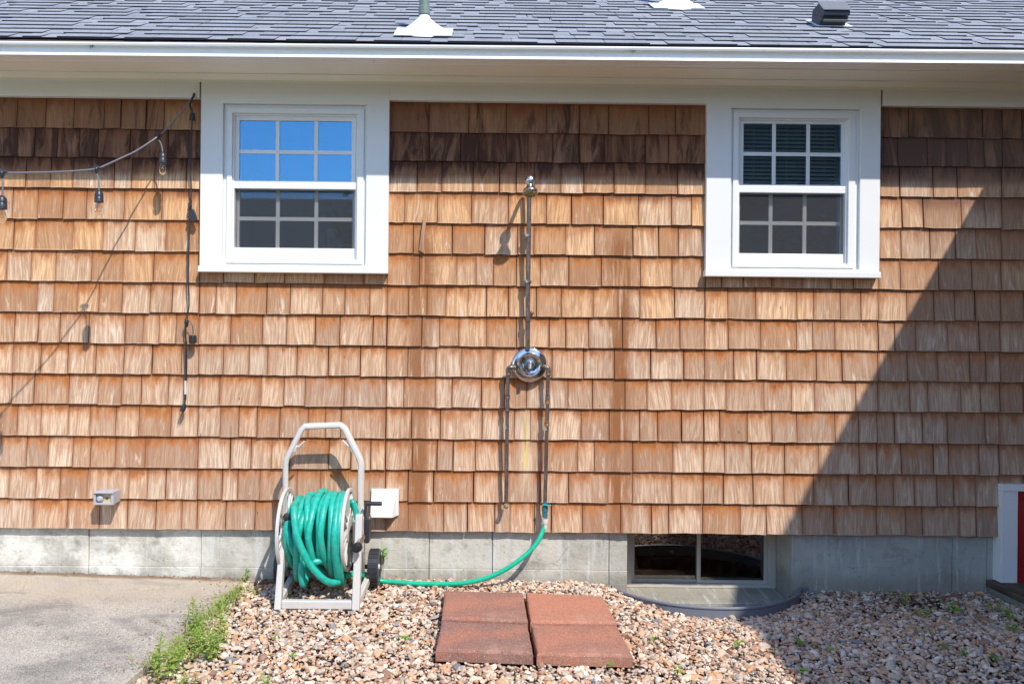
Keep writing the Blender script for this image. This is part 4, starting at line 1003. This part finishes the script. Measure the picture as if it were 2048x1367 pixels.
MB().tube(smoothpath([W(374, 640, .04), W(381, 644, .045), W(385.5, 655, .047), W(386, 668, .047)], 5), .0022, 6).build('tether', M['black'], pc)
m = MB(); c = W(385.5, 678, .045); m.lathe([(.004, .024), (.016, .022), (.0205, .016), (.0205, -.016), (.018, -.022), (0, -.022)], c, n=20)
for k in range(4): m.lathe([(.0203, .012-k*.008), (.0217, .010-k*.008), (.0203, .008-k*.008)], c, n=20)
m.build('socket_cap', M['black'], pc)
a_ = W(371.5, 765, .038); MB().box(a_.x-.0065, a_.x+.0035, -.0395, -.0305, W(371, 788, .038).z, W(371, 761, .038).z).build('cord_label', M['offwhite'], pc)
c = W(367, 816, .036); m = MB().tube([c+Vector((.006, 0, .025)), c+Vector((0, -.002, 0)), c+Vector((-.008, -.006, -.018))], [.008, .014, .012], 10)
for dx in (-.006, .005): m.box(c.x-.012+dx, c.x-.010+dx, -.046, -.040, c.z-.045, c.z-.016)
m.build('plug', M['black'], pc)

# ------------------------------------------------------------------ pavers
PZ = .045
PV = [([(889, 1180), (1046, 1183), (1056, 1239.5), (883, 1233.5)], 'back left red square paver, darkened at its left, behind the speckled one'),
      ([(1051.5, 1183), (1206.7, 1190.6), (1233.8, 1242.5), (1060.5, 1241)], 'back right red square paver, the brightest of the four'),
      ([(882.5, 1241), (1055, 1247), (1066.5, 1303.4), (871, 1296.7)], 'front left red square paver, greyest and most speckled'),
      ([(1062.5, 1248.5), (1235.5, 1250), (1265.8, 1308.8), (1073.8, 1304.8)], 'front right red square paver with a notched front edge')]
PQ = []
for i, (q, lab) in enumerate(PV):
    zz = PZ + (.005, .002, -.003, -.005)[i]
    P = [G(x, y, zz) for x, y in q]; c = sum(P, Vector())/4; PQ.append([(p.x, p.y) for p in P])
    m = MB(); n = 14; rr = random.Random(i); per = []
    for k in range(4):
        a, b = P[k], P[(k+1) % 4]
        for j in range(n): per.append(a.lerp(b, j/n))
    vs = []; inn = []
    for ring_, (ins, dz) in enumerate(((.011, 0), (.004, -.0030), (.0, -.011), (.0, -.052))):
        for p in per:
            dirv = (c-p); dirv.z = 0; dirv.normalize(); jj = rr.gauss(0, .0008)
            vs.append(p + dirv*(ins*1.2+jj) + Vector((0, 0, dz + rr.gauss(0, .0004))))
    N = len(per); fs = [tuple(range(N))]
    for r_ in range(3):
        for k in range(N): l = (k+1) % N; fs.append((r_*N+k, (r_+1)*N+k, (r_+1)*N+l, r_*N+l))
    loc = Vector((c.x, c.y, -.01)); m.add([v-loc for v in vs], fs, True)
    me = bpy.data.meshes.new('paver'); me.from_pydata(m.v, [], m.f); me.materials.append(M['paver']); me.flip_normals(); me.update()
    o = bpy.data.objects.new('paver', me); col.objects.link(o); o.location = loc
    o.color = [(.35, .6, 0, 1), (1.0, .05, 0, 1), (.15, .95, 0, 1), (.6, .35, 0, 1)][i]; tag(o, lab, 'paver', 'square red concrete pavers in the gravel')

# ------------------------------------------------------------------ window well edging
wl = [(1226, 1173), (1240, 1182), (1275, 1193.5), (1325, 1205), (1380, 1212.5), (1440, 1216), (1500, 1215), (1545, 1208.5), (1580, 1197), (1596, 1187), (1601, 1179)]
zr = W(1226, 1172, -.02).z
WPp = [G(x, y, zr) for x, y in wl]; WPp[0].y = .022; WPp[-1].y = .022; WPp[0].x = W(1226, 1173, -.02).x; WPp[-1].x = W(1601, 1179, -.02).x
WP = smoothpath(WPp, 6)
m = MB(); m.tube(WP, .0085, 10)
vs = []; 
for p in WP: vs += [(p.x, p.y-.003, zr), (p.x, p.y-.003, zr-.14), (p.x, p.y+.003, zr-.14), (p.x, p.y+.003, zr)]
m.add(vs, [(i*4+k, i*4+(k+1) % 4, (i+1)*4+(k+1) % 4, (i+1)*4+k) for i in range(len(WP)-1) for k in range(4)], True)
we = m.build('window_well', M['well'], None)
tag(we, 'curved grey plastic window well edging below the basement window', 'window well')
for p, s in ((WPp[0], -1), (WPp[-1], 1)): MB().box(min(p.x, p.x+s*.05), max(p.x, p.x+s*.05), .026, .034, zr-.09, zr+.004).build('flange', M['well'], we, bevel=.002)

# ------------------------------------------------------------------ gravel
def inpoly(x, y, q):
    s = None
    for (ax, ay), (bx, by) in zip(q, q[1:]+q[:1]):
        c = (bx-ax)*(y-ay)-(by-ay)*(x-ax)
        if s is None: s = c > 0
        elif (c > 0) != s: return False
    return True
PQB = []
for q in PQ:
    cxq = sum(p[0] for p in q)/4; cyq = sum(p[1] for p in q)/4
    PQB.append([(cxq+(p[0]-cxq)*1.055, cyq+(p[1]-cyq)*1.055) for p in q])
wx0, wx1 = WPp[0].x, WPp[-1].x
def wellin(x, y):
    if not wx0 < x < wx1: return False
    for a, b in zip(WP, WP[1:]):
        if min(a.x, b.x) <= x <= max(a.x, b.x) and a.x != b.x:
            return y > lerp(a.y, b.y, (x-a.x)/(b.x-a.x))-.012
    return False
def ico(sub=1):
    t = (1+5**.5)/2; v = [(-1, t, 0), (1, t, 0), (-1, -t, 0), (1, -t, 0), (0, -1, t), (0, 1, t), (0, -1, -t), (0, 1, -t), (t, 0, -1), (t, 0, 1), (-t, 0, -1), (-t, 0, 1)]
    f = [(0, 11, 5), (0, 5, 1), (0, 1, 7), (0, 7, 10), (0, 10, 11), (1, 5, 9), (5, 11, 4), (11, 10, 2), (10, 7, 6), (7, 1, 8), (3, 9, 4), (3, 4, 2), (3, 2, 6), (3, 6, 8), (3, 8, 9), (4, 9, 5), (2, 4, 11), (6, 2, 10), (8, 6, 7), (9, 8, 1)]
    v = [Vector(p).normalized() for p in v]
    for _ in range(sub):
        mid = {}; nf = []
        def mp(a, b):
            k = (min(a, b), max(a, b))
            if k not in mid: mid[k] = len(v); v.append(((v[a]+v[b])/2).normalized())
            return mid[k]
        for a, b, c in f: d, e, g_ = mp(a, b), mp(b, c), mp(c, a); nf += [(a, d, g_), (b, e, d), (c, g_, e), (d, e, g_)]
        f = nf
    return np.array([list(p) for p in v]), np.array(f)
IV, IF = ico(1)
def stones(name, mat, pts, szs, cols, seed, flat=.54):
    r = np.random.default_rng(seed); n = len(pts)
    T = []
    for k in range(14):
        v = IV.copy()
        for _ in range(9):      # cut by random planes: angular, rounded pebbles
            d = r.normal(size=3); d /= np.linalg.norm(d); h = r.uniform(.48, .85); s = v@d; m_ = s > h; v[m_] -= np.outer(s[m_]-h, d)
        v *= 1+r.normal(size=(len(v), 1))*.04; T.append(v)
    T = np.array(T); ti = r.integers(0, 14, n); V = T[ti]
    sc = np.stack([r.uniform(.85, 1.35, n), r.uniform(.7, 1.0, n), r.uniform(flat-.15, flat+.15, n)], 1); V = V*sc[:, None, :]
    a = r.uniform(0, 2*PI, n); tx = r.normal(0, .35, n); ty = r.normal(0, .35, n)
    ca_, sa_ = np.cos(a), np.sin(a)
    Rz = np.zeros((n, 3, 3)); Rz[:, 0, 0] = ca_; Rz[:, 0, 1] = -sa_; Rz[:, 1, 0] = sa_; Rz[:, 1, 1] = ca_; Rz[:, 2, 2] = 1
    Rx = np.zeros((n, 3, 3)); Rx[:, 0, 0] = 1; Rx[:, 1, 1] = np.cos(tx); Rx[:, 1, 2] = -np.sin(tx); Rx[:, 2, 1] = np.sin(tx); Rx[:, 2, 2] = np.cos(tx)
    Ry = np.zeros((n, 3, 3)); Ry[:, 1, 1] = 1; Ry[:, 0, 0] = np.cos(ty); Ry[:, 0, 2] = np.sin(ty); Ry[:, 2, 0] = -np.sin(ty); Ry[:, 2, 2] = np.cos(ty)
    V = np.einsum('nij,njk,nkl,nml->nmi', Rx, Ry, Rz, V)*np.array(szs)[:, None, None] + np.array(pts)[:, None, :]
    nv = IV.shape[0]; Fx = (IF[None]+np.arange(n)[:, None, None]*nv).reshape(-1, 3)
    me = bpy.data.meshes.new(name); me.vertices.add(n*nv); me.vertices.foreach_set('co', V.astype(np.float32).ravel())
    me.loops.add(Fx.size); me.loops.foreach_set('vertex_index', Fx.ravel().astype(np.int32)); me.polygons.add(len(Fx)); me.polygons.foreach_set('loop_start', (np.arange(len(Fx))*3).astype(np.int32))
    me.polygons.foreach_set('use_smooth', np.ones(len(Fx), dtype=bool)); me.update(calc_edges=True)
    c = np.ones((n, nv, 4), dtype=np.float32); c[:, :, :3] = np.array(cols)[:, None, :]
    me.set_sharp_from_angle(angle=math.radians(38)); at = me.color_attributes.new('stone', 'FLOAT_COLOR', 'POINT'); at.data.foreach_set('color', c.ravel()); me.materials.append(mat)
    o = bpy.data.objects.new(name, me); col.objects.link(o); return o
PALL = [((.62, .45, .32), 30), ((.70, .54, .41), 28), ((.76, .66, .54), 13), ((.55, .32, .20), 16), ((.46, .40, .34), 12), ((.24, .24, .25), 2.5), ((.64, .37, .20), 10), ((.76, .69, .60), 5), ((.34, .21, .15), 8)]
pc_ = [p[0] for p in PALL]; pw = np.array([p[1] for p in PALL], float); pw /= pw.sum()
PTS = []; SZ = []; CO = []
rn = random.Random(77); sp = .0163
def bare(x, y):
    v = 0
    for cx, cy, r, s in ((-.66, -1.12, .16, .9), (-1.02, -1.0, .10, .7), (2.45, -.15, .28, .75), (2.75, -.45, .22, .6), (1.75, -.12, .14, .7), (2.1, -.35, .25, .5), (2.2, -.8, .2, .45), (.1, -1.15, .15, .5), (-.55, -.2, .2, .5), (-.95, -.15, .16, .5), (-1.2, -.9, .1, .9), (.78, -.55, .06, .5)):
        d = math.hypot((x-cx), (y-cy)*1.3)/r
        v = max(v, s*max(0, 1-d))
    return v
y = .03; row = 0
while y > -2.3:
    x = -1.7
    while x < 3.3:
        px = x+rn.gauss(0, sp*.33); py = y+rn.gauss(0, sp*.33); x += sp
        if py > .03: continue
        if px < slab_x(py)+.012: continue
        if rn.random() < bare(px, py): continue
        if any(inpoly(px, py, q) for q in PQB): continue
        if wellin(px, py): continue
        if px > sx and py > -.61: continue
        s = min(.030, max(.006, rn.lognormvariate(math.log(.0100), .42)))
        if BX0 < px < BX1 and py > 0: continue
        z = gz(px, py)+rn.uniform(-.006, .010)
        PTS.append((px, py, z)); SZ.append(s)
        c = pc_[int(np.searchsorted(np.cumsum(pw), rn.random()))] if True else 0
        k = rn.uniform(.82, 1.12); CO.append(tuple(min(.85, ch*k) for ch in c))
    y -= sp*.9; row += 1
print('STONES', len(PTS))
gv = stones('gravel', M['stone'], PTS, SZ, CO, 5)
tag(gv, 'pinkish tan and grey crushed stone gravel', 'gravel', kind='stuff')
# fines between stones
PT2 = [];
for k in range(9000):
    px, py = rn.uniform(-1.6, 3.2), rn.uniform(-1.6, .03)
    if px < slab_x(py)+.005 or any(inpoly(px, py, q) for q in PQ) or wellin(px, py) or (px > sx and py > -.61): continue
    PT2.append((px, py, gz(px, py)-.006))
for k in range(160):            # scattered grit on the slab edge and pavers
    py = rn.uniform(-1.3, 0); px = slab_x(py)-abs(rn.gauss(0, .10)); PT2.append((px, py, slabz(px, py)+.002))
ft = stones('grit', M['stone'], PT2, [rn.uniform(.003, .007) for _ in PT2], [(.30, .19, .13) if rn.random() < .6 else (.5, .38, .3) for _ in PT2], 8)
tag(ft, 'fine brown grit between the stones', 'grit', kind='stuff')

# leaf litter
m = MB()
def chip(x, y, z, s):
    a = rn.uniform(0, PI); t = rn.uniform(-.5, .5); dx, dy = math.cos(a)*s, math.sin(a)*s; wx, wy = -math.sin(a)*s*.3, math.cos(a)*s*.3
    m.add([(x-dx, y-dy, z), (x+wx, y+wy, z+s*.25), (x+dx, y+dy, z+s*t*.5), (x-wx, y-wy, z+s*.1)], [(0, 1, 2, 3)])
for k in range(2200):
    r_ = rn.random()
    if r_ < .35: x, y = rn.uniform(-1.2, -.5), -abs(rn.gauss(0, .07))+.02
    elif r_ < .8: x, y = rn.gauss(2.4, .45), -abs(rn.gauss(.05, .25))+.02
    else: x, y = rn.uniform(-1.2, 3), rn.uniform(-1.3, 0)
    if x < slab_x(y) or y > .03 or wellin(x, y) or any(inpoly(x, y, q) for q in PQ): continue
    if x > 3.2: continue
    zz = (sz+.002 if x > sx and y > -.5 else gz(x, y)+.014)
    chip(x, y, zz, rn.uniform(.004, .016))
for k in range(160):
    x = rn.uniform(-2.6, -1.3) if rn.random() < .5 else rn.gauss(-1.5, .15); y = .03-abs(rn.gauss(0, .02))
    if x < slab_x(y): chip(x, y, slabz(x, y)+.003, rn.uniform(.004, .010))
for px, py, s_ in ((783, 1156, .022), (792, 1160, .018), (835, 1155, .022), (845, 1158, .024), (838, 1150, .020), (1250, 1195, .03), (1210, 1186, .022), (770, 1165, .016), (1745, 1215, .025), (1275, 1215, .03)):
    p = G(px, py, .0); chip(p.x, p.y, gz(p.x, p.y)+.022, s_)
tag(m.build('leaf_litter', M['litter']), 'dry brown leaf scraps lying along the foundation', 'leaf litter', kind='stuff')

# ------------------------------------------------------------------ weeds
def leaf(m, p, dirv, L, wd, droop=.4):
    d = dirv.normalized(); sd = d.cross(Vector((0, 0, 1)))
    sd = sd.normalized() if sd.length > 1e-4 else Vector((1, 0, 0)); up = sd.cross(d)
    q1 = p+d*L*.45+up*L*.06; q2 = p+d*L-Vector((0, 0, 1))*L*droop*.5
    m.add([p, q1+sd*wd-up*wd*.2, q2, q1-sd*wd-up*wd*.2, q1], [(0, 1, 4), (1, 2, 4), (2, 3, 4), (3, 0, 4)], False)
STEMS = [None]
def weed(x, y, z, h, seed, stems, lab, leafL=.032, spread=.03):
    r = random.Random(seed); t = empty('weed', (x, y, z), lab, 'weed', 'weeds along the patio edge'); m = MB(); s = MB()
    for k in range(stems):
        a = r.uniform(0, 2*PI); bx, by = x+r.gauss(0, spread), y+r.gauss(0, spread); hh = h*r.uniform(.5, 1) if k else h
        top = Vector((bx+r.gauss(0, .02), by+r.gauss(0, .02), z+hh)); b = Vector((bx, by, z-.01)); mid = b.lerp(top, .5)+Vector((r.gauss(0, .006), r.gauss(0, .006), 0))
        pth_ = smoothpath([b, mid, top], 5); STEMS[0] = MB().tube(pth_, [.0018*(1-.06*i) for i in range(len(pth_))], 5).build('stem', M['weed'], t)
        nl = max(8, int(hh/.0055))
        for i in range(nl):
            u = (i+.5)/nl; c = b.lerp(mid, u*2) if u < .5 else mid.lerp(top, u*2-1); an = i*2.4+r.gauss(0, .2); L = leafL*(.55+.6*math.sin(PI*min(1, .15+u*.9)))*r.uniform(.8, 1.2)
            leaf(m, c, Vector((math.cos(an), math.sin(an), .35+.9*u*u)), L, L*.17, .5)
    m.build('leaves', M['weed'], t); return t
WD = [(399, 1262, .15, 3, 'tall slender weed leaning over the patio, tallest of the row', .038), (368, 1255, .105, 1, 'single thin weed standing alone on the patio side of the row', .032),
      (447, 1278, .17, 2, 'tall thin leafed weed on the gravel side of the row', .042), (412, 1308, .11, 9, 'dense bushy weed clump in the middle of the row', .034),
      (392, 1290, .10, 7, 'low bushy weed beside the dense middle clump', .032), (322, 1350, .145, 4, 'tall pale green weed nearest the bottom of the photo', .04),
      (345, 1330, .075, 6, 'low tangled weed beside the nearest tall weed', .03), (440, 1212, .05, 7, 'short grassy weed at the upper part of the row', .028),
      (455, 1196, .04, 5, 'tiny grassy weed near the top of the row', .024), (489, 1160, .062, 2, 'small weed growing against the foundation by the patio corner', .028),
      (375, 1312, .06, 7, 'low yellowish weed at the slab edge', .028)]
for i, (px, py, h, n, lab, L) in enumerate(WD):
    p = G(px, py, 0.0); weed(p.x, p.y, .0, h*1.12, 100+i, n, lab, L, .028 if n > 3 else .008)
m = MB(); gr_ = random.Random(5)
for k in range(520):
    t = gr_.random(); yy = lerp(-.16, -1.25, t); x = slab_x(yy)+abs(gr_.gauss(.035, .045)); 
    L = gr_.uniform(.02, .055); a = gr_.uniform(0, 2*PI); p = Vector((x, yy+gr_.gauss(0, .01), .0))
    leaf(m, p, Vector((math.cos(a), math.sin(a), gr_.uniform(.5, 2))), L, L*.05, .5)
for k in range(120):
    yy = lerp(-.16, -1.25, gr_.random()); x = slab_x(yy)+gr_.gauss(.045, .03); L = gr_.uniform(.05, .11); a = gr_.uniform(0, 2*PI)
    leaf(m, Vector((x, yy, .0)), Vector((math.cos(a)*.5, math.sin(a)*.5, 1.2)), L, L*.028, .5)
tag(m.build('grass', M['weed']), 'short green grass along the patio edge', 'grass', kind='stuff')
m = MB()
for k in range(420):
    t = gr_.random(); yy = lerp(-.1, -1.25, t); x = slab_x(yy)+gr_.gauss(.03, .04)
    L = gr_.uniform(.02, .05); a = gr_.uniform(0, 2*PI); leaf(m, Vector((x, yy, .012)), Vector((math.cos(a), math.sin(a), gr_.uniform(0, .7))), L, L*.035, .3)
tag(m.build('dry_grass', M['straw']), 'dry straw coloured grass stems at the patio edge', 'dry grass', kind='stuff')
# broad leaved seedlings
def sprout(px, py, z, n, L, lab, seed, wd=.36, mat='clover', h=.02, d=None, grp='seedlings in the gravel'):
    r = random.Random(seed); p = W(px, py, d) if d is not None else G(px, py, z); m = MB()
    base = Vector((p.x, p.y, p.z if d is not None else z))
    for i in range(n):
        a = i*2.4+r.random(); hh = h*r.uniform(.4, 1.2); c = base+Vector((math.cos(a)*L*.3*r.random(), math.sin(a)*L*.3*r.random(), hh))
        dv = Vector((math.cos(a), math.sin(a), r.uniform(-.1, .5))).normalized(); sd = dv.cross(Vector((0, 0, 1))).normalized(); l = L*r.uniform(.7, 1.1)
        pts = [c]; K = 6
        for s_ in (1, -1):
            for k in (range(1, K) if s_ == 1 else range(K-1, 0, -1)):
                u = k/K; pts.append(c+dv*l*u+sd*s_*l*wd*math.sin(PI*u**.8)+Vector((0, 0, l*.15*math.sin(PI*u))))
            if s_ == 1: pts.append(c+dv*l)
        nP = len(pts); m.add(pts, [(0, k, k+1) for k in range(1, nP-1)], True)
        m.tube([base, c], .0012, 5)
    o = m.build('seedling', M[mat]); tag(o, lab, 'plant', grp); return o
sprout(1897, 1222, -.03, 3, .055, 'bright green broad leaf pair in the shaded gravel', 1, .34, h=.03)
sprout(767, 1130, 0, 13, .028, 'curly green lettuce like plant growing behind the cart wheel', 2, .45, h=.07, d=.03)
sprout(1803-205, 1292, -.02, 5, .028, 'small round leafed seedling in the shaded gravel below the window well', 3)
for i, (px, py, L, n, lab) in enumerate([(810, 1283, .022, 6, 'tiny green sprout left of the pavers'), (1478, 1292, .026, 7, 'bright green sprout in the sunny gravel right of the pavers'), (1308, 1285, .02, 5, 'tiny sprout just right of the front paver'),
        (1928, 1310, .025, 5, 'lower pair of seedling leaves in the shade'), (1990, 1323, .026, 6, 'round leafed seedling near the bottom right corner'), (1355, 1348, .022, 6, 'tiny sprout at the bottom edge right of the pavers'), (1222, 1335, .018, 5, 'sprout touching the front right paver'), (585, 1320, .02, 6, 'small sprout in the gravel below the reel'), (550, 1280, .018, 5, 'thin sprout left below the reel'), (1605, 1348, .02, 6, 'sprout on the shadow line at the bottom edge')]):
    sprout(px, py, 0.0, n, L, lab, 20+i)
def fern(px, py, z, n, h, seed, lab):
    p = G(px, py, z); return weed(p.x, p.y, z, h, seed, n, lab, .022, .02)
for i, (px, py, n, h, lab) in enumerate([(2022, 1232, 9, .05, 'feathery pale green weed beside the wooden step'), (2028, 1262, 9, .045, 'feathery weed in front of the one beside the step'), (1985, 1212, 5, .035, 'low pale weed at the corner of the step'), (1845, 1228, 5, .035, 'low weed in the shaded gravel left of the broad leaves'), (1805, 1200, 5, .05, 'thin weed against the shaded foundation'), (1850, 1262, 4, .03, 'sparse weed in the shaded gravel'), (1885, 1300, 4, .03, 'sparse weed lowest in the shaded gravel'),
        (375, 1366, 5, .05, 'weed tuft cut by the bottom edge of the photo'), (530, 1362, 4, .04, 'grassy tuft at the bottom edge right of the weed row'), (1650, 1300, 4, .025, 'tiny feathery weed in the shaded gravel centre')]):
    fern(px, py, -.02 if px > 1500 else 0.0, n, h, 300+i, lab)

# a few fallen twigs and bark pieces
for i, (a, b, lab) in enumerate([((1882, 1197), (1925, 1190), 'orange brown bark strip lying against the shaded foundation'), ((1945, 1232), (1990, 1243), 'orange wood splinter on the shaded gravel')]):
    p, q = G(*a, -.03), G(*b, -.03); p.z = q.z = -.022
    o = MB().beam(p, q, .016, .007, t=.7).build('bark_strip', M['rust'], None, bevel=.002); tag(o, lab, 'bark strip')
